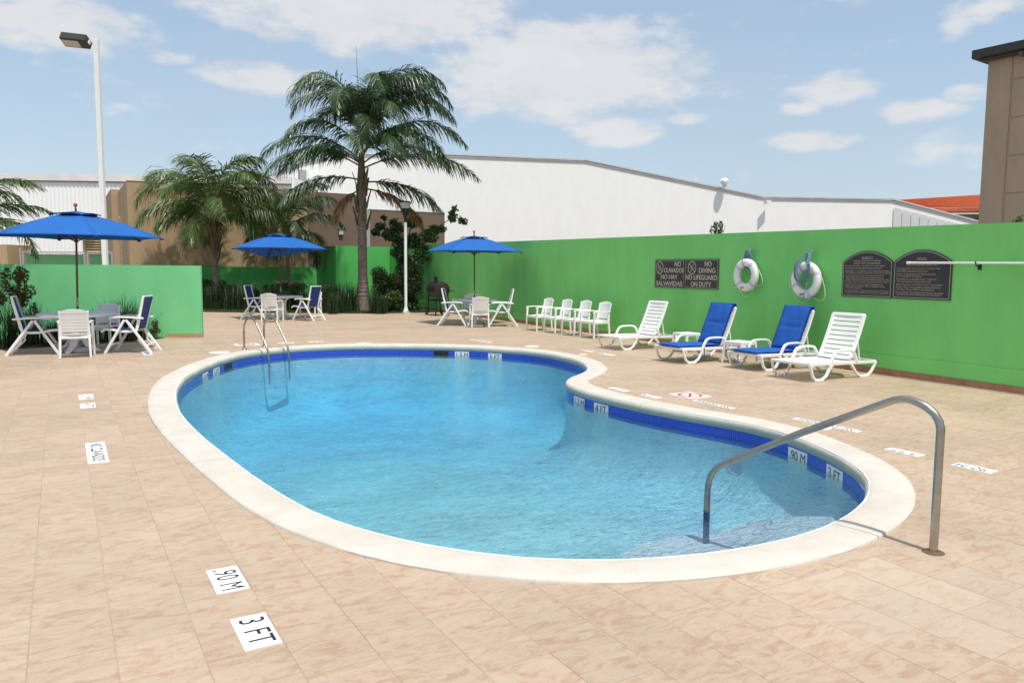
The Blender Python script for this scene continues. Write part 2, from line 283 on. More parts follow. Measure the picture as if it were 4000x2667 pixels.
# ------------------------------------------------------------------ mesh helpers
class MB:
    def __init__(s): s.v = []; s.f = []
    def add(s, vs, fs):
        k = len(s.v); s.v += [tuple(v) for v in vs]; s.f += [tuple(k + i for i in f) for f in fs]; return s
    def box(s, c, d, R=None):
        x, y, z = [q / 2 for q in d]; P = [(-x, -y, -z), (x, -y, -z), (x, y, -z), (-x, y, -z), (-x, -y, z), (x, -y, z), (x, y, z), (-x, y, z)]
        if R is not None: P = [R @ Vector(p) for p in P]
        return s.add([(p[0] + c[0], p[1] + c[1], p[2] + c[2]) for p in P], [(0, 3, 2, 1), (4, 5, 6, 7), (0, 1, 5, 4), (1, 2, 6, 5), (2, 3, 7, 6), (3, 0, 4, 7)])
    def bar(s, a, b, w, h, up=(0, 0, 1)):
        a = Vector(a); b = Vector(b); t = (b - a).normalized(); u = Vector(up); r = t.cross(u)
        if r.length < 1e-4: r = t.cross(Vector((1, 0, 0)))
        r.normalize(); q = r.cross(t).normalized(); P = []
        for p in (a, b):
            for i, j in ((-1, -1), (1, -1), (1, 1), (-1, 1)): P.append(p + r * (i * w / 2) + q * (j * h / 2))
        return s.add(P, [(3, 2, 1, 0), (4, 5, 6, 7), (0, 1, 5, 4), (1, 2, 6, 5), (2, 3, 7, 6), (3, 0, 4, 7)])
    def sweep(s, pts, w, h, side=(0, 1, 0), cap=True):
        """rectangular section along a polyline; side is the width axis, w and h may be lists"""
        pts = [Vector(p) for p in pts]; n = len(pts); sd = Vector(side).normalized(); P = []
        for i, p in enumerate(pts):
            t = (pts[min(i + 1, n - 1)] - pts[max(i - 1, 0)]).normalized(); q = sd.cross(t).normalized()
            ww = w[i] if isinstance(w, (list, tuple)) else w; hh = h[i] if isinstance(h, (list, tuple)) else h
            c = 1.0
            if 0 < i < n - 1:
                t1 = (pts[i] - pts[i - 1]).normalized(); t2 = (pts[i + 1] - pts[i]).normalized(); c = 1 / max(.5, sqrt(max(.01, (1 + t1.dot(t2)) / 2)))
            for a_, b_ in ((-1, -1), (1, -1), (1, 1), (-1, 1)): P.append(p + sd * (a_ * ww / 2) + q * (b_ * hh / 2 * c))
        F = []
        for i in range(n - 1):
            for k in range(4): F.append((4 * i + k, 4 * i + (k + 1) % 4, 4 * i + 4 + (k + 1) % 4, 4 * i + 4 + k))
        if cap: F += [(3, 2, 1, 0), tuple(4 * (n - 1) + k for k in range(4))]
        return s.add(P, F)
    def tube(s, pts, r, n=10, cap=True, closed=False):
        pts = [Vector(p) for p in pts]; m = len(pts); P = []; F = []; prev = None
        for i, p in enumerate(pts):
            if closed: t = (pts[(i + 1) % m] - pts[i - 1]).normalized()
            else: t = (pts[min(i + 1, m - 1)] - pts[max(i - 1, 0)]).normalized()
            if prev is None:
                a = t.cross(Vector((0, 0, 1)))
                if a.length < .1: a = t.cross(Vector((1, 0, 0)))
                a.normalize()
            else:
                a = prev - t * prev.dot(t); a.normalize()
            prev = a; b = t.cross(a); rr = r[i] if isinstance(r, (list, tuple)) else r
            for k in range(n): P.append(p + a * (cos(2 * pi * k / n) * rr) + b * (sin(2 * pi * k / n) * rr))
        for i in range(m if closed else m - 1):
            j = (i + 1) % m
            for k in range(n): F.append((n * i + k, n * i + (k + 1) % n, n * j + (k + 1) % n, n * j + k))
        if cap and not closed: F += [tuple(reversed(range(n))), tuple(n * (m - 1) + k for k in range(n))]
        return s.add(P, F)
    def lathe(s, prof, n=24, c=(0, 0, 0), ax=None):
        P = []; F = []
        for r, z in prof:
            for k in range(n): P.append(Vector((r * cos(2 * pi * k / n), r * sin(2 * pi * k / n), z)))
        for i in range(len(prof) - 1):
            for k in range(n): F.append((n * i + k, n * i + (k + 1) % n, n * (i + 1) + (k + 1) % n, n * (i + 1) + k))
        F += [tuple(reversed(range(n))), tuple(n * (len(prof) - 1) + k for k in range(n))]
        if ax is not None: P = [ax @ p for p in P]
        return s.add([p + Vector(c) for p in P], F)
    def prism(s, poly, z0, z1):
        n = len(poly); P = [(x, y, z0) for x, y in poly] + [(x, y, z1) for x, y in poly]
        return s.add(P, [tuple(reversed(range(n))), tuple(range(n, 2 * n))] + [(i, (i + 1) % n, n + (i + 1) % n, n + i) for i in range(n)])
    def grid(s, fn, nu, nv):
        P = [fn(i / nu, j / nv) for j in range(nv + 1) for i in range(nu + 1)]
        return s.add(P, [(j * (nu + 1) + i, j * (nu + 1) + i + 1, (j + 1) * (nu + 1) + i + 1, (j + 1) * (nu + 1) + i) for j in range(nv) for i in range(nu)])
    def slab(s, fn, nu, nv, th):
        """curved sheet with thickness: fn gives the mid surface"""
        G = [[Vector(fn(i / nu, j / nv)) for i in range(nu + 1)] for j in range(nv + 1)]
        T = []; B = []
        for j in range(nv + 1):
            for i in range(nu + 1):
                du = G[j][min(i + 1, nu)] - G[j][max(i - 1, 0)]; dv = G[min(j + 1, nv)][i] - G[max(j - 1, 0)][i]; nn = du.cross(dv).normalized()
                T.append(G[j][i] + nn * th / 2); B.append(G[j][i] - nn * th / 2)
        k = (nu + 1) * (nv + 1); F = []
        for j in range(nv):
            for i in range(nu):
                a = j * (nu + 1) + i; F.append((a, a + 1, a + nu + 2, a + nu + 1)); F.append((k + a, k + a + nu + 1, k + a + nu + 2, k + a + 1))
        for i in range(nu): F.append((i + 1, i, k + i, k + i + 1)); a = nv * (nu + 1) + i; F.append((a, a + 1, k + a + 1, k + a))
        for j in range(nv): a = j * (nu + 1); F.append((a, a + nu + 1, k + a + nu + 1, k + a)); a += nu; F.append((a + nu + 1, a, k + a, k + a + nu + 1))
        return s.add(T + B, F)
    def mesh(s, name, m, bevel=0., smooth=None, seg=1):
        me = bpy.data.meshes.new(name); me.from_pydata(s.v, [], s.f); me.update()
        if bevel:
            b = bmesh.new(); b.from_mesh(me)
            ed = [e for e in b.edges if len(e.link_faces) == 2 and e.calc_face_angle(0) > .6]
            if ed: bmesh.ops.bevel(b, geom=ed, offset=bevel, segments=seg, affect='EDGES', profile=.5, clamp_overlap=True)
            b.to_mesh(me); b.free()
        if smooth is not None:
            for p in me.polygons: p.use_smooth = True
            if smooth < 3:
                b = bmesh.new(); b.from_mesh(me)
                for e in b.edges:
                    if len(e.link_faces) == 2 and e.calc_face_angle(0) > smooth: e.smooth = False
                b.to_mesh(me); b.free()
        me.materials.append(m); return me
    def build(s, name, m, parent=None, bevel=0., smooth=None, loc=None, label=None, seg=1):
        o = bpy.data.objects.new(name, s.mesh(name, m, bevel, smooth, seg)); COL.objects.link(o)
        if parent is not None: o.parent = parent
        if loc is not None: o.location = loc
        if label: o['label'] = label
        return o
def tag(o, label=None, cat=None, group=None, kind=None):
    if label: o['label'] = label
    if cat: o['category'] = cat
    if group: o['group'] = group
    if kind: o['kind'] = kind
    return o
def empty(name, loc=(0, 0, 0), rz=0., label=None, cat=None, group=None, kind=None):
    e = bpy.data.objects.new(name, None); COL.objects.link(e); e.location = loc; e.rotation_euler = (0, 0, rz); e.empty_display_size = .1
    return tag(e, label, cat, group, kind)
def kids(o, allobs): return [c for c in allobs if c.parent == o]
def copy_tree(o, parent=None, top=True):
    c = o.copy(); COL.objects.link(c)
    if parent is not None: c.parent = parent
    for ch in list(o.children): copy_tree(ch, c, False)
    return c
def text(s, size, m, parent, loc, rot, name='lettering', sx=1., bold=0., align='CENTER', label=None, ext=.0008, spacing=1.):
    cu = bpy.data.curves.new(name, 'FONT'); cu.body = s; cu.size = size; cu.align_x = align; cu.align_y = 'CENTER'; cu.offset = bold; cu.extrude = ext; cu.space_character = spacing; cu.resolution_u = 4
    cu.materials.append(m); o = bpy.data.objects.new(name, cu); COL.objects.link(o); o.parent = parent; o.location = loc; o.rotation_euler = rot; o.scale = (sx, 1, 1)
    bpy.context.view_layer.update()
    me = bpy.data.meshes.new_from_object(o.evaluated_get(bpy.context.evaluated_depsgraph_get()))
    m2 = bpy.data.objects.new(name, me); COL.objects.link(m2); m2.parent = parent; m2.location = loc; m2.rotation_euler = rot; m2.scale = (sx, 1, 1)
    bpy.data.objects.remove(o); o = m2; o.name = name
    if label: o['label'] = label
    return o

# ------------------------------------------------------------------ pool outline (outer edge of the coping)
OUT = [(0.902,10.382),(0.936,10.700),(0.977,11.017),(1.025,11.333),(1.081,11.647),(1.144,11.960),(1.217,12.271),(1.303,12.579),(1.402,12.883),(1.511,13.183),(1.624,13.482),(1.744,13.778),(1.874,14.070),(2.014,14.357),(2.163,14.639),(2.322,14.916),(2.495,15.185),(2.686,15.441),(2.901,15.677),(3.142,15.886),(3.407,16.064),(3.692,16.208),(3.992,16.319),(4.301,16.397),(4.617,16.443),(4.936,16.451),(5.254,16.418),(5.564,16.342),(5.864,16.233),(6.154,16.098),(6.436,15.948),(6.712,15.787),(6.981,15.616),(7.241,15.430),(7.488,15.227),(7.713,15.000),(7.913,14.752),(8.095,14.489),(8.263,14.218),(8.417,13.938),(8.547,13.646),(8.644,13.342),(8.702,13.028),(8.721,12.709),(8.710,12.390),(8.675,12.072),(8.617,11.758),(8.534,11.450),(8.425,11.150),(8.291,10.860),(8.133,10.582),(7.952,10.319),(7.744,10.077),(7.512,9.858),(7.262,9.658),(7.014,9.457),(6.799,9.221),(6.650,8.939),(6.568,8.630),(6.529,8.313),(6.513,7.994),(6.513,7.675),(6.532,7.356),(6.570,7.039),(6.621,6.723),(6.682,6.410),(6.738,6.095),(6.765,5.777),(6.748,5.458),(6.687,5.145),(6.593,4.840),(6.473,4.544),(6.330,4.258),(6.162,3.987),(5.965,3.736),(5.737,3.512),(5.482,3.320),(5.204,3.163),(4.911,3.036),(4.607,2.938),(4.294,2.874),(3.977,2.844),(3.657,2.849),(3.340,2.886),(3.029,2.956),(2.727,3.061),(2.441,3.203),(2.176,3.380),(1.937,3.592),(1.727,3.832),(1.546,4.095),(1.394,4.376),(1.270,4.670),(1.174,4.975),(1.105,5.287),(1.054,5.602),(1.015,5.919),(0.982,6.237),(0.953,6.555),(0.927,6.873),(0.904,7.192),(0.882,7.511),(0.864,7.830),(0.850,8.149),(0.841,8.468),(0.835,8.787),(0.835,9.107),(0.840,9.426),(0.853,9.745),(0.874,10.064)]
P0 = np.array(OUT)
# clockwise path; sharpen slightly (the smoothing of the survey shrank it)
P0 = P0 + (P0 - (np.roll(P0, 1, 0) + np.roll(P0, -1, 0)) / 2) * .6
def catmull(P, k):
    out = []; n = len(P)
    for i in range(n):
        p0, p1, p2, p3 = P[i - 1], P[i], P[(i + 1) % n], P[(i + 2) % n]
        for j in range(k):
            t = j / k; out.append(.5 * ((2 * p1) + (-p0 + p2) * t + (2 * p0 - 5 * p1 + 4 * p2 - p3) * t * t + (-p0 + 3 * p1 - 3 * p2 + p3) * t ** 3))
    return np.array(out)
OP = catmull(P0, 3)
TT = np.roll(OP, -1, 0) - np.roll(OP, 1, 0); TT /= np.hypot(TT[:, 0], TT[:, 1])[:, None]
NI = np.c_[TT[:, 1], -TT[:, 0]]        # inward normal for a clockwise path
NP = len(OP)
OP = OP - NI * .022
def inner(d): return OP + NI * (d + (.022 if d > .2 else 0))
def sdist(p):
    """signed distance to the outline, positive outside, and nearest index"""
    d2 = ((OP - p) ** 2).sum(1); i = int(d2.argmin()); v = p - OP[i]
    return (-(v @ NI[i]) if abs(v @ NI[i]) > 1e-9 else 0.) * 1.0 if d2[i] < .4 else (sqrt(d2[i]) * (1 if -(v @ NI[i]) > 0 else -1)), i
WZ = -0.187

# ------------------------------------------------------------------ ground + deck
DX0, DX1, DY0, DY1 = -12., 16., -8., 44.
mb = MB(); B = 900
for x0, x1, y0, y1 in ((-B, DX0, -B, B), (DX1, B, -B, B), (DX0, DX1, -B, DY0), (DX0, DX1, DY1, B)):
    mb.add([(x0, y0, -.03), (x1, y0, -.03), (x1, y1, -.03), (x0, y1, -.03)], [(0, 1, 2, 3)])
tag(mb.build('ground', DIRT), kind='structure')

from mathutils.geometry import tessellate_polygon
hole = inner(.10)[::2]
outer = [(DX0, DY0), (DX1, DY0), (DX1, DY1), (DX0, DY1)]
vl = [[Vector((x, y, 0)) for x, y in outer], [Vector((x, y, 0)) for x, y in hole]]
tri = tessellate_polygon(vl); flat = [v for r in vl for v in r]
mb = MB(); mb.add([(v.x, v.y, -.0022) for v in flat], [tuple(t) if (flat[t[1]] - flat[t[0]]).cross(flat[t[2]] - flat[t[0]]).z > 0 else tuple(reversed(t)) for t in tri])
deck = mb.build('pool_deck', GROUT); tag(deck, kind='structure')

TX, TY, TOX, TOY = .33, .336, -.1845, 1.68
PLANTER = [(2.6, 34.6), (4.57, 30.95), (6.2, 29.55), (8.2, 28.35), (9.75, 27.5), (11.0, 27.25), (12.95, 27.2), (13.6, 37.2), (2.0, 37.2)]
LPLANT = [(-7, 22.9), (-7, 18.0), (-1.6, 18.15), (.2, 18.75), (1.55, 19.30), (2.1, 19.78), (2.0, 20.1)]
def inpoly(p, poly):
    x, y = p; c = False; j = len(poly) - 1
    for i in range(len(poly)):
        xi, yi = poly[i]; xj, yj = poly[j]
        if (yi > y) != (yj > y) and x < (xj - xi) * (y - yi) / (yj - yi) + xi: c = not c
        j = i
    return c
WA, WB = Vector((11.564, 5.457)), Vector((13.412, 34.1))
def wallx(y): return 11.564 + (y - 5.457) * 0.06452
MARK = []   # (x0,x1,y0,y1) rectangles of the white marker tiles, filled below
MK = [ # x0,x1,y0,y1,text,scale, tops(-x or +x)
 (.632, .796, 4.037, 4.388, '.90 M', '+', 'white depth tile reading .90 M in the near left deck'), (.634, .798, 3.36, 3.704, '3 FT', '+', 'white depth tile reading 3 FT nearest the camera'),
 (.148, .314, 11.0, 11.40, '1.2 M', '+', 'white depth tile reading 1.2 M left of the pool'), (.148, .311, 10.31, 10.66, '4 FT', '+', 'white depth tile reading 4 FT left of the pool'),
 (.144, .307, 7.344, 8.212, 'NO CLAVADOS', '+', 'white strip reading NO CLAVADOS left of the pool'),
 (6.70, 6.84, 4.025, 4.357, '3 FT', '-', 'white depth tile reading 3 FT behind the handrail'), (6.68, 6.83, 3.38, 3.708, '.90 M', '-', 'white depth tile reading .90 M right of the handrail'),
 (7.165, 7.275, 4.977, 5.803, 'NO CLAVADOS', '-', 'white strip reading NO CLAVADOS behind the handrail'), (7.02, 7.118, 6.60, 7.27, 'NO DIVING', '-', 'white strip reading NO DIVING near the loungers'),
 (6.715, 6.838, 7.63, 7.96, '1.2 M', '-', 'white depth tile reading 1.2 M beside the inner bend'), (6.70, 6.83, 8.285, 8.633, '4 FT', '-', 'white depth tile reading 4 FT beside the inner bend'),
 (9.36, 9.51, 12.70, 13.04, '5 FT', '-', 'white depth tile reading 5 FT before the first lounger'), (9.33, 9.48, 11.95, 12.35, '1.5 M', '-', 'white depth tile reading 1.5 M before the first lounger'),
 (8.42, 8.585, 15.37, 16.29, 'NO DIVING', '-', 'white strip reading NO DIVING at the far right rim'),
 (1.33, 1.487, 16.07, 16.73, 'NO DIVING', '+', 'white strip under the folding chair foot')]
MKX = [(4.15, 4.50, 17.26, 17.43, '5 FT', 'white depth tile reading 5 FT behind the ladder'), (4.83, 5.18, 17.26, 17.43, '1.5 M', 'white depth tile reading 1.5 M beyond the ladder')]
tiles = []
def clip_poly(poly, p, nrm, d):
    out = []; n = len(poly)
    for i in range(n):
        a, b = poly[i], poly[(i + 1) % n]; da = (a[0] - p[0]) * nrm[0] + (a[1] - p[1]) * nrm[1] - d; db = (b[0] - p[0]) * nrm[0] + (b[1] - p[1]) * nrm[1] - d
        if da <= 0: out.append(a)
        if (da < 0) != (db < 0) and abs(da - db) > 1e-9: t = da / (da - db); out.append((a[0] + (b[0] - a[0]) * t, a[1] + (b[1] - a[1]) * t))
    return out
g_ = .0015
for i in range(-26, 42):
    for j in range(-12, 100):
        x0 = TOX + i * TX; y0 = TOY + j * TY; cx_, cy_ = x0 + TX / 2, y0 + TY / 2
        if cy_ > 36.9 or cx_ > wallx(cy_) + .1: continue
        # in view (a margin round the frame), else left out except a border
        v = Vector((cx_, cy_, 0)) - Vector((0, 0, 1.68)); zz = -v.dot(CB)
        if zz < .3 or abs(v.dot(CR) / zz) > .67 + .75 / zz + .12 or v.dot(CU) / zz < -.45 - 1.0 / zz: continue
        if inpoly((cx_, cy_), PLANTER) and inpoly((cx_ - .4, cy_ - .4), PLANTER): continue
        if inpoly((cx_, cy_), LPLANT) and inpoly((cx_ + .2, cy_ - .3), LPLANT): continue
        poly = [(x0 + g_, y0 + g_), (x0 + TX - g_, y0 + g_), (x0 + TX - g_, y0 + TY - g_), (x0 + g_, y0 + TY - g_)]
        sd, k = sdist(np.array([cx_, cy_]))
        if sd < -.33: continue
        if sd < .27:
            poly = clip_poly(poly, OP[k], NI[k], .13)
            if len(poly) < 3: continue
        tiles.append((zz, poly))
tiles.sort(key=lambda t: t[0])
# tile meshes: whole tiles share one mesh
def tile_mesh(poly, cx_, cy_):
    mb = MB(); n = len(poly); q = [(x - cx_, y - cy_) for x, y in poly]; s = 1 - .0016 / (TX / 2)
    P = [(x, y, -.008) for x, y in q] + [(x, y, -.0012) for x, y in q] + [(x * s, y * s, 0.) for x, y in q]
    mb.add(P, [(a, (a + 1) % n, n + (a + 1) % n, n + a) for a in range(n)] + [(n + a, n + (a + 1) % n, 2 * n + (a + 1) % n, 2 * n + a) for a in range(n)] + [tuple(range(2 * n, 3 * n))])
    return mb
PALE = [(3.1, 2.45), (3.8, 2.65), (4.9, 1.9), (5.2, 1.0), (4.3, 1.3), (3.75, 1.45)]
whole = None; rest = MB(); rnd = random.Random(3)
for idx, (zz, poly) in enumerate(tiles):
    cx_ = sum(p[0] for p in poly) / len(poly); cy_ = sum(p[1] for p in poly) / len(poly)
    if idx < 298:
        full = len(poly) == 4 and abs((poly[1][0] - poly[0][0]) - (TX - 2 * g_)) < 1e-6 and abs((poly[2][1] - poly[1][1]) - (TY - 2 * g_)) < 1e-6
        if full:
            if whole is None: whole = tile_mesh(poly, cx_, cy_).mesh('floor_tile', FLOORM)
            me = whole
        else: me = tile_mesh(poly, cx_, cy_).mesh('floor_tile', FLOORM)
        if inpoly((cx_, cy_), PALE):
            me = me.copy(); me.materials[0] = FLOORP
        o = bpy.data.objects.new('floor_tile', me); COL.objects.link(o); o.parent = deck; o.location = (cx_, cy_, rnd.uniform(-.0006, .0006))
    else:
        n = len(poly); z = rnd.uniform(-.0006, .0006)
        rest.add([(x, y, -.008) for x, y in poly] + [(x, y, z) for x, y in poly], [(a, (a + 1) % n, n + (a + 1) % n, n + a) for a in range(n)] + [tuple(range(n, 2 * n))])
o = rest.build('floor_tile', FLOORM, deck); o['kind'] = 'stuff'

def marker(x0, x1, y0, y1, s, side, lab, ink=INK):
    cx_, cy_ = (x0 + x1) / 2, (y0 + y1) / 2; mb = MB(); w, h = x1 - x0, y1 - y0
    longY = h > w
    # made of square ceramic pieces with a hairline between them
    k = max(2, round(max(w, h) / .165)) if max(w, h) < .45 else max(3, round(max(w, h) / .17))
    for q in range(k):
        if longY: mb.box((0, -h / 2 + (q + .5) * h / k, .002), (w, h / k - .0015, .008))
        else: mb.box((-w / 2 + (q + .5) * w / k, 0, .002), (w / k - .0015, h, .008))
    o = mb.build('marker_tile', MARKW, deck, loc=(cx_, cy_, 0), label=lab)
    L_ = max(w, h); W_ = min(w, h); rz = {'+': -pi / 2, '-': pi / 2, '0': 0}[side]
    sx = {True: .62, False: .8}[len(s) > 5]
    size = W_ * (1.02 if len(s) < 6 else .86)
    t = text(s, size, ink, o, (0, 0, .0065), (0, 0, rz), sx=sx, bold=.0022 if len(s) > 6 else 0, ext=.0002, spacing=1.08)
    bpy.context.view_layer.update(); wdt = t.dimensions.x
    if wdt > 0: t.scale.x = sx * (L_ * .86) / wdt if len(s) > 5 or wdt > L_ * .86 else min(sx * 1.15, sx * (L_ * .8) / wdt)
    return o
for m_ in MK: marker(*m_)
for x0, x1, y0, y1, s, lab in MKX: marker(x0, x1, y0, y1, s, '0', lab)
def nodive(cx_, cy_, w, h, lab, rz=0):
    o = MB().box((0, 0, .002), (w, h, .008)).build('marker_tile', MARKW, deck, loc=(cx_, cy_, 0), label=lab)
    mb = MB(); r = min(w, h) * .44; n = 40
    for k in range(n):
        a, b = 2 * pi * k / n, 2 * pi * (k + 1) / n
        mb.add([(r * cos(a), r * sin(a), .0075), (r * cos(b), r * sin(b), .0075), (r * .74 * cos(b), r * .74 * sin(b), .0075), (r * .74 * cos(a), r * .74 * sin(a), .0075)], [(0, 3, 2, 1)])
    mb.bar((-r * .62, -r * .62, .0068), (r * .62, r * .62, .0068), r * .2, .0014); mb.build('prohibition_ring', REDINK, o)
    d = MB(); d.bar((-r * .55, r * .45, .0064), (-.05 * r, .05 * r, .0064), r * .07, .0008); d.bar((-.05 * r, .05 * r, .0064), (r * .45, -r * .3, .0064), r * .12, .0008); d.bar((-.75 * r, -.1 * r, .0064), (.1 * r, -.12 * r, .0064), r * .05, .0008)
    d.build('diver_figure', INK, o); o.rotation_euler = (0, 0, rz)
nodive(7.31, 7.60, .39, .42, 'white tile with a red no diving ring near the loungers'); nodive(3.48, 17.33, .42, .5, 'white tile with a red no diving ring behind the ladder', pi / 2)
for x, y, r, lab in ((2.67, 15.93, .20, 'round white skimmer lid left of the ladder'), (5.846, 16.45, .17, 'round white skimmer lid at the far middle rim'), (8.90, 14.20, .17, 'round white skimmer lid at the far right rim'), (8.963, 12.361, .09, 'small round white lid near the bend'), (7.05, 5.33, .12, 'faded round lid behind the handrail')):
    MB().lathe([(0, 0), (r, 0), (r, .006), (r * .9, .008), (0, .008)], 28).build('skimmer_lid', SKIM if r > .1 and r != .12 else SKIM, deck, loc=(x, y, .0), label=lab)
# pale filled joint across the far deck and a few rusty spots
MB().add([(3.0, 21.55, .005), (9.9, 20.94, .005), (9.9, 21.0, .005), (3.0, 21.61, .005)], [(0, 1, 2, 3)]).build('joint_line', CHALK, deck, label='long white filled joint across the far deck')

# ------------------------------------------------------------------ pool
pool = empty('swimming_pool', kind='structure')
def ring_strip(mb, path_a, za, path_b, zb):
    n = len(path_a); mb.add([(p[0], p[1], za) for p in path_a] + [(p[0], p[1], zb) for p in path_b], [(i, n + i, n + (i + 1) % n, (i + 1) % n) for i in range(n)])
WP = inner(.315)
mb = MB()
def fz(y): return -.2 - (.58 + .62 * min(1, max(0, (y - 3.5) / 9.5)))
import mathutils.geometry as mg
CV = [(0, 0), (0, .30), (.012, .48), (.05, .64), (.12, .78), (.23, .89), (.38, .965), (.56, 1.0)]
RG = [WP + NI * d for d, f in CV]
for q in range(len(RG)):
    for p in RG[q]: mb.v.append((p[0], p[1], -.26 + (fz(p[1]) + .26) * CV[q][1]))
for q in range(len(RG) - 1):
    for i in range(NP): mb.f.append((q * NP + i, (q + 1) * NP + i, (q + 1) * NP + (i + 1) % NP, q * NP + (i + 1) % NP))
cand = [Vector((x, y)) for x in np.arange(.9, 8.9, .4) for y in np.arange(2.8, 16.4, .4) if sdist(np.array([x, y]))[0] < -1.05]
edge = [Vector(p) for p in RG[-1]]
res = mg.delaunay_2d_cdt(edge + cand, [], [list(range(len(edge)))], 1, 1e-4)
mb.add([(v.x, v.y, fz(v.y)) for v in res[0]], [tuple(f) for f in res[2]])
me = mb.mesh('pool_basin', PLASTER); b = bmesh.new(); b.from_mesh(me); bmesh.ops.remove_doubles(b, verts=b.verts[:], dist=.0005); bmesh.ops.recalc_face_normals(b, faces=b.faces[:]); b.to_mesh(me); b.free()
for p in me.polygons: p.use_smooth = True
basin = bpy.data.objects.new('pool_basin', me); COL.objects.link(basin); basin.parent = pool
# waterline mosaic band with UVs in metres
n = NP; me = bpy.data.meshes.new('mosaic_band'); BPATH = inner(.312)
s_ = [0.]
for i in range(n): s_.append(s_[-1] + float(np.hypot(*(BPATH[(i + 1) % n] - BPATH[i]))))
vs = []; fs = []; uvs = []
for i in range(n):
    j = (i + 1) % n; k = len(vs); a, b = BPATH[i], BPATH[j]
    vs += [(a[0], a[1], -.092), (b[0], b[1], -.092), (b[0], b[1], -.30), (a[0], a[1], -.30)]; fs.append((k, k + 3, k + 2, k + 1)); uvs += [(s_[i], 0), (s_[i], -.215), (s_[i + 1], -.215), (s_[i + 1], 0)]
me.from_pydata(vs, [], fs); uvl = me.uv_layers.new(name='UV')
for i, u in enumerate(uvs): uvl.data[i].uv = u
me.materials.append(MOSAIC); band = bpy.data.objects.new('mosaic_band', me); COL.objects.link(band); band.parent = pool
# coping in cast sections
jp = [(.93, 6.88), (1.47, 13.12), (5.75, 16.25), (8.5, 11.4), (6.51, 7.39), (4.41, 2.9)]
ji = sorted(int(((OP - np.array(p)) ** 2).sum(1).argmin()) for p in jp)
prof = [(.0, -.02), (.0, .012), (.012, .022), (.10, .026), (.20, .026), (.265, .023), (.290, .016), (.310, .002), (.320, -.02), (.322, -.050), (.317, -.08), (.302, -.098), (.28, -.102)]
rn = random.Random(11); wob = [rn.uniform(-1, 1) for _ in range(NP)]
wob = [(wob[i - 2] + 2 * wob[i - 1] + 3 * wob[i] + 2 * wob[(i + 1) % NP] + wob[(i + 2) % NP]) / 5 for i in range(NP)]
for q in range(len(ji)):
    a, b = ji[q], ji[(q + 1) % len(ji)]
    if b <= a: b += NP
    P = []; F = []; m_ = len(prof); idx = [i % NP for i in range(a, b + 1)]
    for kk, i in enumerate(idx):
        sh = .005 if kk == 0 else (-.005 if kk == len(idx) - 1 else 0); p = OP[i] + TT[i] * sh
        for (d, z) in prof:
            dd = d + (.022 if d > .2 else 0) + wob[i] * (.006 if d > .28 else (.004 if d < .01 else 0)); zz_ = z + wob[(i * 3 + 7) % NP] * .002
            P.append((p[0] + NI[i][0] * dd, p[1] + NI[i][1] * dd, zz_))
    for kk in range(len(idx) - 1):
        for c in range(m_ - 1): F.append((kk * m_ + c, kk * m_ + c + 1, (kk + 1) * m_ + c + 1, (kk + 1) * m_ + c))
    F += [tuple(range(m_)), tuple(reversed(range((len(idx) - 1) * m_, len(idx) * m_)))]
    MB().add(P, F).build('coping_section', COPM, pool, smooth=.9)
mb = MB(); ring_strip(mb, inner(.02), .016, inner(.300), .016); ring_strip(mb, inner(.02), -.02, inner(.02), .016); ring_strip(mb, inner(.300), .016, inner(.300), -.09)
mb.build('joint_filler', CHALK, pool)
# skimmer mouths and waterline depth markers, found on the wall
def on_wall(x, y):
    d2 = ((BPATH - np.array([x, y])) ** 2).sum(1); i = int(d2.argmin()); return BPATH[i], TT[i], NI[i]
def wall_plate(x, y, w, name, m, z0=-.104, z1=-.262, proud=.004, lab=None, txt=None):
    p, t, nn = on_wall(x, y); ang = atan2(t[1], t[0]); h = z0 - z1
    o = MB().box((0, 0, 0), (w, .006, h)).build(name, m, pool, loc=(p[0] + nn[0] * proud, p[1] + nn[1] * proud, (z0 + z1) / 2), label=lab)
    o.rotation_euler = (0, 0, ang + pi) if nn @ np.array([-sin(ang), cos(ang)]) < 0 else (0, 0, ang)
    # face direction = +nn ; text must face the water
    R = Matrix(((-t[0], nn[0], 0), (-t[1], nn[1], 0), (0, 0, 1)))
    o.rotation_euler = (0, 0, atan2(-t[1], -t[0]))
    if txt:
        loc_n = R.inverted() @ Vector((nn[0], nn[1], 0)); sgn = 1 if loc_n.y > 0 else -1
        tt = text(txt, .135, NAVYINK, o, (0, sgn * .0045, .004), (pi / 2, 0, pi if sgn > 0 else 0), bold=0, ext=.0003)
        bpy.context.view_layer.update(); wd = tt.dimensions.x; tt.scale.x = min(1, w * .84 / max(wd, 1e-3))
    return o
wall_plate(7.05, 15.05, .34, 'skimmer_mouth', BLACK, -.10, -.25, lab='dark skimmer mouth in the far right pool wall')
wall_plate(2.68, 14.85, .34, 'skimmer_mouth', BLACK, -.10, -.25, lab='dark skimmer mouth left of the ladder')
PLATES = [(7.38, 14.72, '1.5 M'), (7.85, 14.12, '5 FT'), (2.08, 13.7, '1.5 M'), (2.35, 14.30, '5 FT'), (6.20, 8.75, '1.2 M'), (6.24, 8.12, '4 FT'), (6.28, 5.05, '.90 M'), (6.02, 4.42, '3 FT')]
for x, y, s in PLATES: wall_plate(x, y, .33, 'depth_marker', MARKW, txt=s, lab='white waterline tile reading ' + s)
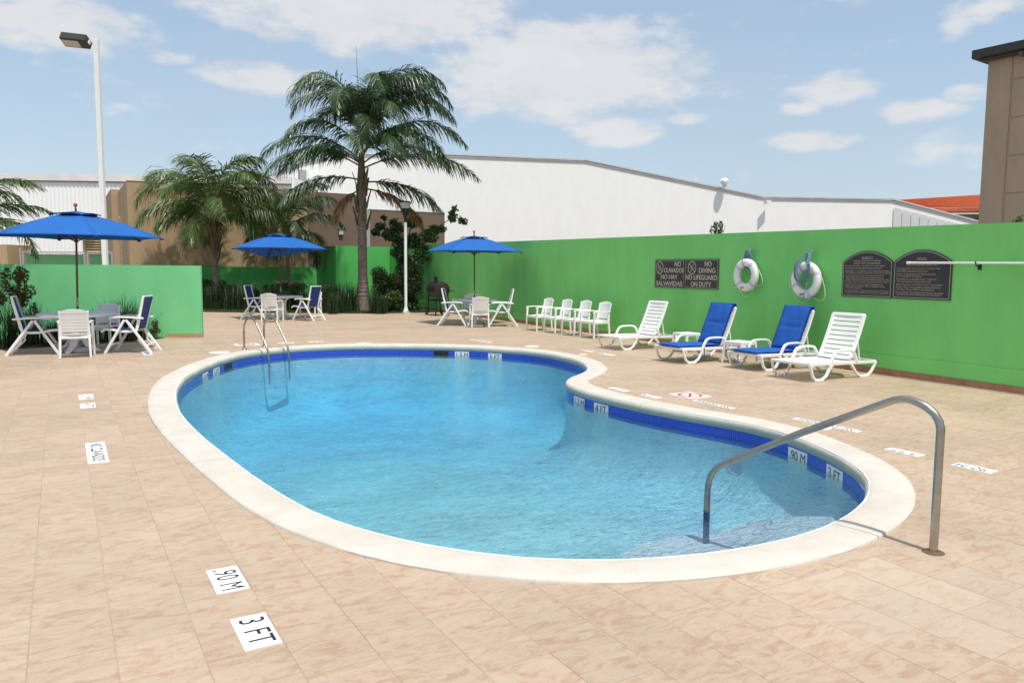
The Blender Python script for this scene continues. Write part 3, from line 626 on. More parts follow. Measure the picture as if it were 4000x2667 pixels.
# entry steps and bench below the handrail
for cx_, cy_, r, z in ((4.7, 3.1, 1.88, -.70), (5.02, 3.1, 1.42, -.48), (4.02, 3.45, 1.02, -.43)):
    poly = [(cx_ + r * cos(a), cy_ + r * sin(a)) for a in [2 * pi * i / 56 for i in range(56)]]
    MB().prism(poly, -1.4 - .01 * r, z).build('entry_step', STEPM, pool, bevel=.02, label='rounded pale step under water')
p, t, nn = on_wall(6.3, 5.9)
MB().lathe([(0, 0), (.10, 0), (.11, .012), (.085, .02), (.08, .012), (0, .012)], 24, ax=Matrix(((-t[0], 0, nn[0]), (-t[1], 0, nn[1]), (0, 1, 0)))).build('pool_light', GREYP, pool, loc=(p[0] + nn[0] * .002, p[1] + nn[1] * .002, -.5), label='round underwater light')
# water body
mb = MB(); WW = inner(.3115); n = NP
mb.add([(p[0], p[1], WZ) for p in WW], [tuple(range(n - 1, -1, -1))]); bt = inner(.30)
V = [(p[0], p[1], WZ) for p in WW] + [(p[0], p[1], -2.3) for p in WW]
mb = MB(); mb.add(V, [tuple(range(n - 1, -1, -1)), tuple(range(n, 2 * n))] + [(i, (i + 1) % n, n + (i + 1) % n, n + i) for i in range(n)])
me = mb.mesh('water', WATER); b = bmesh.new(); b.from_mesh(me); bmesh.ops.triangulate(b, faces=b.faces[:]); bmesh.ops.recalc_face_normals(b, faces=b.faces[:]); b.to_mesh(me); b.free()
wat = bpy.data.objects.new('water', me); COL.objects.link(wat); tag(wat, kind='structure')

# ------------------------------------------------------------------ walls
def vwall(name, pts, h, th, m, label, cat='wall', base=True, step=True, bm=SKIRT, group=None):
    """upright wall along a polyline of (x,y); pts seen from the deck side; thickness goes away from it"""
    e = empty(name, (pts[0][0], pts[0][1], 0), 0, label, cat, group)
    o0 = Vector((pts[0][0], pts[0][1], 0)); mb = MB(); sk = MB(); pl = MB()
    for a, b in zip(pts[:-1], pts[1:]):
        a = Vector((a[0], a[1], 0)) - o0; b = Vector((b[0], b[1], 0)) - o0; t = (b - a).normalized(); nn = Vector((t.y, -t.x, 0))
        def bx(M_, off0, off1, z0, z1, e0=0, e1=0):
            A = a - t * e0; Bq = b + t * e1
            P = [A + nn * off0, Bq + nn * off0, Bq + nn * off1, A + nn * off1]
            M_.add([(p.x, p.y, z0) for p in P] + [(p.x, p.y, z1) for p in P], [(0, 1, 2, 3), (7, 6, 5, 4), (0, 4, 5, 1), (1, 5, 6, 2), (2, 6, 7, 3), (3, 7, 4, 0)])
        bx(mb, 0, -th, -.1, h)
        if step: bx(pl, .022, -.01, (.10 if base else -.05), .33, -.002, -.002)
        if base:
            Lg = (b - a).length; k = max(1, int(Lg / .33))
            for q in range(k):
                A = a + t * (Lg * q / k + .001); Bq = a + t * (Lg * (q + 1) / k - .001)
                P = [A + nn * .03, Bq + nn * .03, Bq, A]; sk.add([(p.x, p.y, -.006) for p in P] + [(p.x, p.y, .10) for p in P], [(0, 1, 2, 3), (7, 6, 5, 4), (0, 4, 5, 1), (1, 5, 6, 2), (2, 6, 7, 3), (3, 7, 4, 0)])
    mb.build('wall_body', m, e)
    if step: pl.build('plinth', m, e, bevel=.006)
    if base: o = sk.build('skirting_tile', bm, e); o['kind'] = 'stuff'
    return e
# deck side must be on the +nn side: walk so that nn points to the deck
def W2(y, off=0): return (wallx(y) + off, y)
rw = vwall('green_boundary_wall', [W2(34.1), W2(-6)], 2.45, .2, GREEN_R, 'long dark green boundary wall behind the loungers and signs')
# the wall top rises slightly towards the far end
for o in rw.children:
    if o.name.startswith('wall_body'):
        for v in o.data.vertices:
            if v.co.z > 1: v.co.z = 2.75 if v.co.y > -20 else 2.25
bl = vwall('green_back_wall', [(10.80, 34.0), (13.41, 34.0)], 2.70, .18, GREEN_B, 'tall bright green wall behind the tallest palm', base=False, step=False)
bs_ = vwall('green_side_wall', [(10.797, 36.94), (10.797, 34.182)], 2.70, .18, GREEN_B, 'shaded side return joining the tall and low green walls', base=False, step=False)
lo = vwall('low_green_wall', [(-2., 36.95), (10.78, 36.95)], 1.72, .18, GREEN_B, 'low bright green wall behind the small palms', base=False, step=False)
lw = vwall('left_green_wall', [(-7.5, 23.35), (2.90, 19.555)], 1.72, .16, GREEN_L, 'pale green low wall behind the left table', base=False, step=False)
# cap and skirting piece on the visible end of the left wall
tdir = Vector((2.90 + 7.5, 19.555 - 23.35, 0)).normalized(); nn_ = Vector((tdir.y, -tdir.x, 0))
for k in range(2):
    a = Vector((10.40 - .80 + k * .40, -3.795 + 0, 0)); q0 = Vector((10.40, -3.795, 0)) - tdir * (.80 - k * .40); q1 = q0 + tdir * .398
    P = [q0 + nn_ * .02, q1 + nn_ * .02, q1, q0]; MB().add([(p.x, p.y, -.006) for p in P] + [(p.x, p.y, .10) for p in P], [(0, 1, 2, 3), (7, 6, 5, 4), (0, 4, 5, 1), (1, 5, 6, 2), (2, 6, 7, 3), (3, 7, 4, 0)]).build('skirting_tile', SKIRTL, lw)

# planter beds
def bed(name, poly, z):
    vl = [[Vector((x, y, 0)) for x, y in poly]]; t_ = tessellate_polygon(vl); mb = MB(); mb.add([(x, y, z) for x, y in poly], [tuple(t) for t in t_]); me = mb.mesh(name, SOIL); b = bmesh.new(); b.from_mesh(me); bmesh.ops.recalc_face_normals(b, faces=b.faces[:]); b.to_mesh(me); b.free()
    for p in me.polygons:
        pass
    o = bpy.data.objects.new(name, me); COL.objects.link(o); tag(o, kind='structure'); return o
bed('planting_bed', PLANTER, .012); bed('planting_bed', LPLANT, .012)
# ------------------------------------------------------------------ buildings behind the walls
def prism_y(mb, poly, y0, y1):
    """polygon in x,z extruded along y"""
    n = len(poly); P = [(x, y0, z) for x, z in poly] + [(x, y1, z) for x, z in poly]
    mb.add(P, [tuple(range(n)), tuple(reversed(range(n, 2 * n)))] + [((i + 1) % n, i, n + i, n + (i + 1) % n) for i in range(n)])
tb = empty('tan_building', (0, 37.2, 0), 0, 'flat roofed tan building behind the low green wall and small palms', 'building')
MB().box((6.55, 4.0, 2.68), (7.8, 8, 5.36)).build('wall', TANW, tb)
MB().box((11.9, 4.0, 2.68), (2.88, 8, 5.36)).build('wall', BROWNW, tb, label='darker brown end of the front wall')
MB().box((6.0, 9.6, 2.74), (7.3, 7.6, 5.5)).build('wall', TANW, tb)
MB().box((6.0, 15.4, 2.55), (7.0, 4, 5.1)).build('wall', TANW, tb)
mb = MB()
for a, b in (((2.65, 0), (10.46, 0)),): mb.box(((a[0] + b[0]) / 2, .06, 5.375), (b[0] - a[0], .16, .03))
mb.build('roof_coping', TANW, tb)
lamp = MB(); lamp.box((0, -.06, 0), (.22, .12, .30)); lamp.build('wall_lamp', GLASSY, tb, bevel=.01, loc=(12.08, 0, 3.49), label='small square wall lamp on the brown wall')
MB().box((0, -.085, .18), (.26, .18, .05)).build('wall_lamp_cap', WPAINT, tb, loc=(12.08, 0, 3.49))
ld = empty('service_ladder', (2.60, 39.6, 0), 0, 'small wall ladder on the left side of the tan building', 'ladder')
for dy in (-.22, .22): MB().box((-.12, dy, 2.0), (.03, .03, 4.0)).build('rail', GALV, ld)
for k in range(13): MB().box((-.12, 0, .3 + k * .3), (.03, .44, .025)).build('rung', WPAINT, ld)
gc = tag(MB().box((0, 0, 2.31), (.27, .5, 4.62)).build('grey_column', GREYC, loc=(13.48, 37.45, 0)), 'narrow grey column between the tan and brown buildings', 'column')
bb = empty('brown_building', (15.7, 37.2, 0), 0, 'low dark brown building behind the lamp post shrub', 'building')
MB().box((0, 2.5, 2.32), (4.15, 5, 4.64)).build('wall', BROWNW, bb); MB().box((0, 2.5, 4.655), (4.2, 5.04, .03)).build('roof_edge', GREYC, bb)
rv = MB().lathe([(0, 0), (.12, 0), (.12, .25), (0, .3)], 12)

# white warehouse (its long wall faces the pool)
def fplane(px, py, D):
    """place on the vertical plane D metres ahead of the camera's heading"""
    d = -CB + CR * ((px - 2000) / 2982.7) - CU * ((py - 1333.5) / 2982.7); h = Vector((-CB.x, -CB.y, 0)); t = D / d.dot(h) * h.length_squared ** .5 if False else D * h.length / d.dot(h)
    return Vector((0, 0, 1.68)) + d * t
WH = [(954, 724), (1182, 640), (1330, 606), (1660, 605), (2280, 629), (2995, 775), (3480, 782), (3850, 875)]
FH = Vector((-CB.x, -CB.y, 0)).normalized(); FR = Vector((FH.y, -FH.x, 0))
wh = empty('white_warehouse', (0, 0, 0), 0, 'large white warehouse with a low pitched roof beyond the green wall', 'warehouse')
pts = [fplane(px, py, 60) for px, py in WH]
mb = MB()
for a, b in zip(pts[:-1], pts[1:]):
    P = []
    for q in (a, b): P += [Vector((q.x, q.y, 0)), q]
    A0, A1, B0, B1 = P; bk = FH * 14
    mb.add([A0, A1, B1, B0, A0 + bk, A1 + bk, B1 + bk, B0 + bk], [(0, 3, 2, 1), (1, 2, 6, 5), (4, 5, 6, 7)])
mb.build('wall', WHITEW, wh)
for i, (a, b) in enumerate(zip(pts[:-1], pts[1:])):
    MB().bar(a + FH * .14 + Vector((0, 0, .10)), b + FH * .14 + Vector((0, 0, .06)), .5, .11).build('roof_edge', FASCIA if i not in (2,) else FASCIAW, wh)
    MB().bar(a - Vector((0, 0, .14)), b - Vector((0, 0, .14)), .08, .05).build('flashing', FASCIA, wh)
q = fplane(1180, 660, 59.9); MB().box((q.x, q.y, 4.6), (.5, .5, 9.2)).build('column', GREYC, wh)
# translucent panels at the far right end
for k in range(9):
    x0, x1 = 3492 + k * 34, 3524 + k * 34; a = fplane(x0, 782 + (x0 - 3480) * .251 + 26, 59.93); b = fplane(x1, 782 + (x1 - 3480) * .251 + 26, 59.93)
    MB().add([(a.x, a.y, 2.), (b.x, b.y, 2.), (b.x, b.y, b.z), (a.x, a.y, a.z)], [(0, 1, 2, 3)]).build('translucent_panel', mat('fibreglass_panel', (.66, .67, .67), .4, noise_amt=.16, nscale=.35), wh)
q = fplane(2829, 728, 59.5); v = empty('roof_ventilator', q, 0, 'small round white ventilator on the warehouse roof edge', 'ventilator')
MB().lathe([(0, -.2), (.16, -.2), (.18, .15), (.30, .2), (.34, .4), (.22, .58), (0, .62)], 16).build('turbine', WPAINT, v)
q = fplane(2998, 790, 59.5); MB().box((q.x, q.y, q.z), (.5, .3, .28)).build('gutter_head', WPAINT, wh)
mbs = MB(); q = fplane(2497, 775, 59.98); 
# corrugated warehouse on the left
cw = empty('corrugated_warehouse', (0, 0, 0), 0, 'white corrugated steel warehouse behind the left umbrella', 'warehouse')
a = fplane(-500, 668, 52); b = fplane(1140, 690, 52); t = (b - a); t.z = 0; Lw = t.length; t.normalize(); nn = Vector((t.y, -t.x, 0))
P = []; F = []; k = 0; x = 0.; pr = [0, 0, .028, .028]; st = [.10, .04, .10, .04]
zt = lambda s: a.z - .56 + (b.z - a.z) * s / Lw
i = 0
while x < Lw:
    o_ = pr[i % 4]; p = Vector((a.x, a.y, 0)) + t * x + nn * o_; P += [(p.x, p.y, 0), (p.x, p.y, zt(x))]; x += st[i % 4]; i += 1
F = [(2 * q, 2 * q + 2, 2 * q + 3, 2 * q + 1) for q in range(len(P) // 2 - 1)]
o = MB().add(P, F).build('corrugated_sheet', WHITEC, cw)
MB().bar(a - Vector((0, 0, .26)) + nn * .06, b - Vector((0, 0, .26)) + nn * .06, .2, .46).build('roof_gutter', FASCIAW, cw)
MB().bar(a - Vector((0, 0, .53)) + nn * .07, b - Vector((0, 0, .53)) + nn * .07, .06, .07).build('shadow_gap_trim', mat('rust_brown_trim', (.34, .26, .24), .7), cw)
MB().bar(a - Vector((0, 0, 4)) - nn * 3, b - Vector((0, 0, 4)) - nn * 3, 5, 8).build('warehouse_core', WHITEC, cw)

# tower and tiled roof on the right
tw = empty('tan_tower', (29.8, 16.05, 0), .075, 'tall tan panelled building with a dark roof on the right edge', 'building')
MB().box((6, -9, 4.75), (12, 18, 9.5)).build('wall', TOWERW, tw)
for z in (1.9, 3.25, 4.6, 5.95, 7.3, 8.65):
    for k in range(5):
        y0 = -.85 - k * 1.62 * 2; MB().box((-.012, y0 - 1.62, z + .66), (.03, 3.2, 1.32)).build('cladding_panel', TOWERW, tw, bevel=.008)
MB().box((-.012, -.41, 4.75), (.035, .80, 9.4)).build('corner_strip', TOWERW, tw)
r = MB(); r.box((6.0, -9.0, 9.70), (12.9, 18.8, .30)); r.build('roof', mat('dark_roof', (.035, .033, .037), .6), tw)
MB().box((6.05, -9.05, 9.50), (12.6, 18.5, .1)).build('soffit', mat('soffit_grey', (.10, .085, .075), .8), tw)
for k in range(8): MB().box((-.2, -1.2 - k * 1.3, 9.42), (.36, .12, .12)).build('rafter_end', BROWNW, tw)
MB().box((-.05, -5.9, 4.1), (.12, .3, .3)).build('vent_box', BLACK, tw)
th = empty('tiled_roof_house', (0, 0, 0), 0, 'house with an orange clay tile roof beyond the warehouse', 'house')
a = fplane(3440, 785, 72); b = fplane(3900, 756, 66); c = fplane(3900, 806, 62); d = fplane(3560, 810, 66)
rows = 14
for k in range(rows):
    f0, f1 = k / rows, (k + 1.25) / rows; P = [a.lerp(d, f0), b.lerp(c, f0), b.lerp(c, min(f1, 1.02)) + Vector((0, 0, .05)), a.lerp(d, min(f1, 1.02)) + Vector((0, 0, .05))]
    MB().add(P + [p - Vector((0, 0, .09)) for p in P], [(0, 3, 2, 1), (4, 5, 6, 7), (3, 7, 6, 2), (0, 1, 5, 4)]).build('tile_course', TERRA, th)
e_ = (c - d).normalized()
MB().bar(d - Vector((0, 0, .28)), c - Vector((0, 0, .28)), .3, .16).build('gutter', BROWNW, th)
P0_, P1_ = d - FH * 1.5 - Vector((0, 0, .40)), c - FH * 1.5 - Vector((0, 0, .40))
MB().bar(P0_, P1_, 1.8, .30).build('lower_roof_course', TERRA, th)
MB().bar(P0_ - Vector((0, 0, .45)) + FH * .4, P1_ - Vector((0, 0, .45)) + FH * .4, .5, .32).build('fascia_board', BROWNW, th)
MB().bar(P0_ - Vector((0, 0, 3.1)) + FH * 1.2, P1_ - Vector((0, 0, 3.1)) + FH * 1.2, .5, 5.2).build('wall', mat('dark_brick_wall', (.09, .05, .035), .8), th)
for s0 in (.25, .48, .71):
    w0 = P0_.lerp(P1_, s0) + FH * .8 - Vector((0, 0, 1.1)); w1 = P0_.lerp(P1_, s0 + .16) + FH * .8 - Vector((0, 0, 1.1)); MB().bar(w0, w1, .12, 1.1).build('window', DGLASS, th)

# fence, block, louvre and light mast behind the left wall
fd = (Vector((2.90, 19.555, 0)) - Vector((-7.5, 23.35, 0))).normalized()
def atd(px, D): q = fplane(px, 1040, D); return Vector((q.x, q.y, 0))
blk = tag(MB().box((0, 0, 1.32), (3.2, 1.2, 2.64)).build('tan_block_wall', TANW, loc=(-6.9, 24.6, 0)), 'low tan block wall left of the chain link fence', 'wall')
pblk = atd(74, 25) - FR * 1.6; blk.location = (pblk.x, pblk.y + .6, 0); blk.rotation_euler = (0, 0, atan2(FR.y, FR.x)); blk.scale = (1, 1, (1.68 + (1039 - 957) / 2982.7 * 25) / 2.64)
fe = empty('chain_link_fence', atd(90, 25), atan2(FR.y, FR.x), 'chain link fence with green shade cloth behind the pale green wall', 'fence')
mpp = 25 / 2982.7
def fx(px): return (px - 90) * mpp
H0 = 1.68 + (1040 - 985) * mpp
for p_ in (82, 92, 330, 343, 437): MB().tube([(fx(p_), 0, 0), (fx(p_), 0, H0 + (.12 if p_ < 90 else 0))], .028, 8).build('post', GALV, fe)
MB().tube([(fx(92), 0, H0), (fx(330), 0, H0)], .02, 8).build('top_rail', GALV, fe); MB().tube([(fx(343), 0, H0), (fx(437), 0, H0)], .02, 8).build('top_rail', GALV, fe)
for p0, p1 in ((99, 326), (349, 434)):
    mb = MB(); w = fx(p1) - fx(p0); nstr = int(w / .075); mb.add([(fx(p0), .03, .2), (fx(p1), .03, .2), (fx(p1), .03, H0 - .10), (fx(p0), .03, H0 - .10)], [(0, 1, 2, 3)]); mb.add([(fx(p0) + w * (k + f) / nstr, .03, H0 - .10 + (0 if f != .5 else .05)) for k in range(nstr) for f in (0, .5, 1)], [(3 * k, 3 * k + 2, 3 * k + 1) for k in range(nstr)])
    mb.build('shade_cloth', MESHG, fe)
    mb = MB()
    for k in range(-int(2 / .09), nstr + 2):
        for sgn in (1, -1):
            x0 = fx(p0) + k * .09; z0_, z1_ = .9, H0 - .02
            xa, xb = (x0, x0 + (z1_ - z0_) * .9) if sgn > 0 else (x0 + (z1_ - z0_) * .9, x0)
            # clip to the panel
            A_ = Vector((xa, -.005 * sgn, z0_)); B_ = Vector((xb, -.005 * sgn, z1_))
            lo_, hi_ = fx(p0), fx(p1); ts = [0, 1]; dx = B_.x - A_.x
            t0_, t1_ = sorted(((lo_ - A_.x) / dx, (hi_ - A_.x) / dx)); t0_, t1_ = max(0, t0_), min(1, t1_)
            if t1_ - t0_ > .03: mb.bar(A_.lerp(B_, t0_), A_.lerp(B_, t1_), .006, .006)
    mb.build('wire_mesh', GALV, fe)['kind'] = 'stuff'
lv = empty('louvred_door', atd(368, 26), atan2(FR.y, FR.x), 'cream louvred door top behind the white light mast', 'door')
m26 = 26 / 2982.7; zt_ = 1.68 + (1040 - 925) * m26
for s_x in (-1, 1): MB().box((s_x * 33 * m26, 0, zt_ / 2), (.09, .09, zt_)).build('frame', TANW, lv)
for k in range(16):
    z = zt_ - .05 - k * .085
    MB().box((0, 0, z), (64 * m26, .09, .02), Matrix.Rotation(.6, 3, 'X')).build('slat', LOUV, lv)
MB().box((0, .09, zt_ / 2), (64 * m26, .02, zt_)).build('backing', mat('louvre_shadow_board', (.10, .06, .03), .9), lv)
ms = empty('light_mast', atd(412, 24), atan2(FR.y, FR.x), 'tall white square light mast with a black floodlight at its top', 'lamp post')
hm = fplane(383, 156, 24).z
MB().box((0, 0, hm / 2), (.142, .142, hm)).build('pole', WPAINT, ms, bevel=.008)
hd = MB().box((0, 0, 0), (.78, .40, .24)).build('floodlight_housing', mat('dark_bronze', (.028, .026, .026), .5), ms, bevel=.02, loc=(-.56, -.10, hm - .06)); hd.rotation_euler = (-.42, .10, 0)
MB().box((-.10, 0, -.122), (.50, .28, .012)).build('lens', GLASSY, hd); MB().box((.34, .02, .0), (.16, .10, .12)).build('bracket', WPAINT, hd)

# ------------------------------------------------------------------ sign boards on the wall
WN = Vector((-0.99792531, 0.06438228, 0)); WT = Vector((-WN.y, WN.x, 0)) # along the wall, towards -y when negative
def wall_frame(y, z, off):
    """object frame: local X runs to the right along the wall (towards the viewer), Z up, -Y out of the wall"""
    p = Vector((wallx(y), y, z)) + WN * off; return p, atan2(-1 * .99792, -.06438)
def sign_base(name, y, z, lab, cat='sign', off=.012):
    p, a = wall_frame(y, z, off); e = empty(name, p, a, lab, cat); return e
# local +X must point to -y : angle of vector (-.064,-.998)
def sign_text(e, s, size, x, z, m=CREAM, sx=1., bold=0., align='CENTER', fit=None):
    t = text(s, size, m, e, (x, -.0085, z), (pi / 2, 0, 0), sx=sx, bold=bold, align=align)
    if fit:
        bpy.context.view_layer.update(); d = t.dimensions.x
        if d > 0: t.scale.x = sx * fit / d
    return t
def rim(mb, poly, w, y):
    n = len(poly); c = Vector((sum(p[0] for p in poly) / n, 0, sum(p[1] for p in poly) / n)); 
    q = []
    for i in range(n):
        a, b, d = Vector(poly[i - 1]), Vector(poly[i]), Vector(poly[(i + 1) % n]); t1 = (b - a).normalized(); t2 = (d - b).normalized(); n1 = Vector((-t1.y, t1.x)); n2 = Vector((-t2.y, t2.x)); v_ = (n1 + n2) / max(.3, 1 + n1.dot(n2)); q.append(b + v_ * w)
    mb.add([(p[0], y, p[1]) for p in poly] + [(p.x, y, p.y) for p in q], [(i, (i + 1) % n, n + (i + 1) % n, n + i) for i in range(n)])
def inset(poly, w):
    n = len(poly); q = []
    for i in range(n):
        a, b, d = Vector(poly[i - 1]), Vector(poly[i]), Vector(poly[(i + 1) % n]); t1 = (b - a).normalized(); t2 = (d - b).normalized(); n1 = Vector((-t1.y, t1.x)); n2 = Vector((-t2.y, t2.x)); v_ = (n1 + n2) / max(.3, 1 + n1.dot(n2)); q.append(tuple(b + v_ * w))
    return q
def panel(e, poly):
    mb = MB(); prism_y(mb, poly, -.006, .010); mb.build('panel', SIGNB, e)
    r_ = MB(); rim(r_, inset(poly, .018), .008, -.0075); r_.build('border_line', CREAM, e)
def diver(e, x, z, r, sxx=.62):
    mb = MB(); n = 40
    for k in range(n):
        a, b = 2 * pi * k / n, 2 * pi * (k + 1) / n
        mb.add([(x + r * f * cos(q) * sxx, -.0075, z + r * f * sin(q)) for f, q in ((1, a), (1, b), (.88, b), (.88, a))], [(0, 1, 2, 3)])
    mb.bar((x - r * .62 * sxx, -.0075, z + r * .62), (x + r * .62 * sxx, -.0075, z - r * .62), .004, r * .11, (0, 0, 1)); mb.build('prohibition_ring', CREAM, e)
    d = MB(); d.bar((x - r * .35 * sxx, -.0070, z - r * .75), (x + r * .05 * sxx, -.0070, z + .0), .003, r * .09); d.bar((x, -.0070, z), (x + r * .42 * sxx, -.0070, z + r * .62), .003, r * .06); d.bar((x - r * .85 * sxx, -.0068, z), (x + r * .85 * sxx, -.0068, z), .003, r * .035)
    d.build('diver_figure', CREAM, e)
for (yl, yr, lab, rows_) in ((13.85, 12.79, 'square charcoal sign reading NO CLAVADOS NO HAY SALVAVIDAS', [('NO', .30, .215, .22), ('CLAVADOS', .165, .075, .70), ('NO HAY', .0, -.075, .60), ('SALVAVIDAS', .0, -.225, .94)]),
                          (12.775, 11.69, 'square charcoal sign reading NO DIVING NO LIFEGUARD ON DUTY', [('NO', .22, .215, .22), ('DIVING', .19, .075, .52), ('NO LIFEGUARD', .0, -.075, 1.01), ('ON DUTY', .0, -.225, .66)])):
    w = yl - yr; yc = (yl + yr) / 2; e = sign_base('warning_sign', yc, 1.615, lab)
    panel(e, [(-w / 2, -.32), (w / 2, -.32), (w / 2, .325), (-w / 2, .325)])
    for s, x, z, fit in rows_: sign_text(e, s, .148, x, z, CREAM, 1, .0025, fit=fit)
    diver(e, -.35 if 'CLAVADOS' in lab else -.30, .14, .145, .95)
ARCH = lambda w, zb, zs, za: [(-w / 2, zb), (w / 2, zb), (w / 2, zs)] + [(w / 2 * cos(pi * k / 24) if 0 else w / 2 - w * k / 24, zs + (za - zs) * (1 - ((k - 12) / 12) ** 2)) for k in range(1, 24)] + [(-w / 2, zs)]
SP = [('ALBERCA', .060, 0), ('Horario: 6:00 AM A 11:00 PM', .032, 0), ('SOLO PARA HUESPEDES', .034, 0), ('No Hay Salvavidas. Nade Bajo Su Propio Riesgo', .030, 1), ('No Clavados. Profundidad Maxima 1.5 Metros', .030, 1), ('Propietarios Y Sus Afiliados No Se Hacen Responsables', .030, 1), ('Por Heridas O Danos Causados Por El Uso De La Alberca', .030, 2), ('Los Menores De 14 Anos Y Las Personas Que No', .030, 1), ('Saben Nadar Deberan Estar Acompanados De Un', .030, 2), ('Adulto Siempre, El Cual Sera Responsable De Ellos.', .030, 2), ('No Nade Solo. Se Prohiben Vasos O Envases De Vidrio.', .030, 1), ('Las Personas Con Enfermedades Contagiosas No', .030, 1), ('Deben Usar La Alberca. Usar La Regadera Antes', .030, 2), ('De Usar La Alberca.', .030, 2), ('Las Personas Bajo La Influencia Del Alcohol O Drogas', .030, 1), ('No Deben Usar La Alberca. No Correr Ni Juguetear.', .030, 2)]
EN = [('POOL', .062, 0), ('HOURS: 6:00 AM - 11:00 PM', .034, 0), ('POOL FOR REGISTERED GUESTS ONLY', .034, 0), ('No Lifeguard On Duty. Swim At Your Own Risk', .034, 1), ("NO DIVING. Maximum Pool Depth 5'", .034, 1), ('Owners & Management Are Not Responsible', .034, 1), ('For Accidents Or Injuries', .034, 2), ('Non-Swimmers & Children Under 14 Must Be', .034, 1), ('Accompanied By A Responsible Adult', .034, 2), ('Glass Containers Prohibited. Do Not Swim Alone', .034, 1), ('Persons With Communicable Diseases Shall Not', .034, 1), ('Use Pool. Shower Before Entering Pool', .034, 2), ('Persons Under The Influence Of Alcohol Or Drugs', .034, 1), ('Shall Not Use Pool. No Running Or Horseplay', .034, 2)]
SZ = [.29, .235, .185, .135, .085, .03, -.01, -.06, -.105, -.145, -.19, -.24, -.28, -.32, -.37, -.41]; EZ = [.245, .19, .135, .07, .02, -.035, -.08, -.135, -.18, -.235, -.285, -.33, -.385, -.425]
for (yl, yr, lab, lines, zs_, dz) in ((8.575, 7.60, 'arched charcoal sign headed ALBERCA in small Spanish print', SP, SZ, .02), (7.585, 6.60, 'arched charcoal sign headed POOL in small English print', EN, EZ, .03)):
    w = yl - yr; e = sign_base('rules_sign', (yl + yr) / 2, 1.66, lab)
    panel(e, ARCH(w, -.395, .20, .38))
    for (s, size, ind), z in zip(lines, zs_):
        z2 = z * .83 + dz
        if ind == 0: sign_text(e, s, size * .95, 0, z2, DULLC, 1, .0012, fit=min(.9 * w, {'ALBERCA': .23, 'POOL': .17}.get(s, .52)))
        else:
            wd = min(.88 * w, len(s) * .0172); t = sign_text(e, s, size, 0, z2, DULLC, 1, .0008, fit=wd); t.location.x = -w / 2 + .06 + (.02 if ind == 2 else 0) + wd / 2

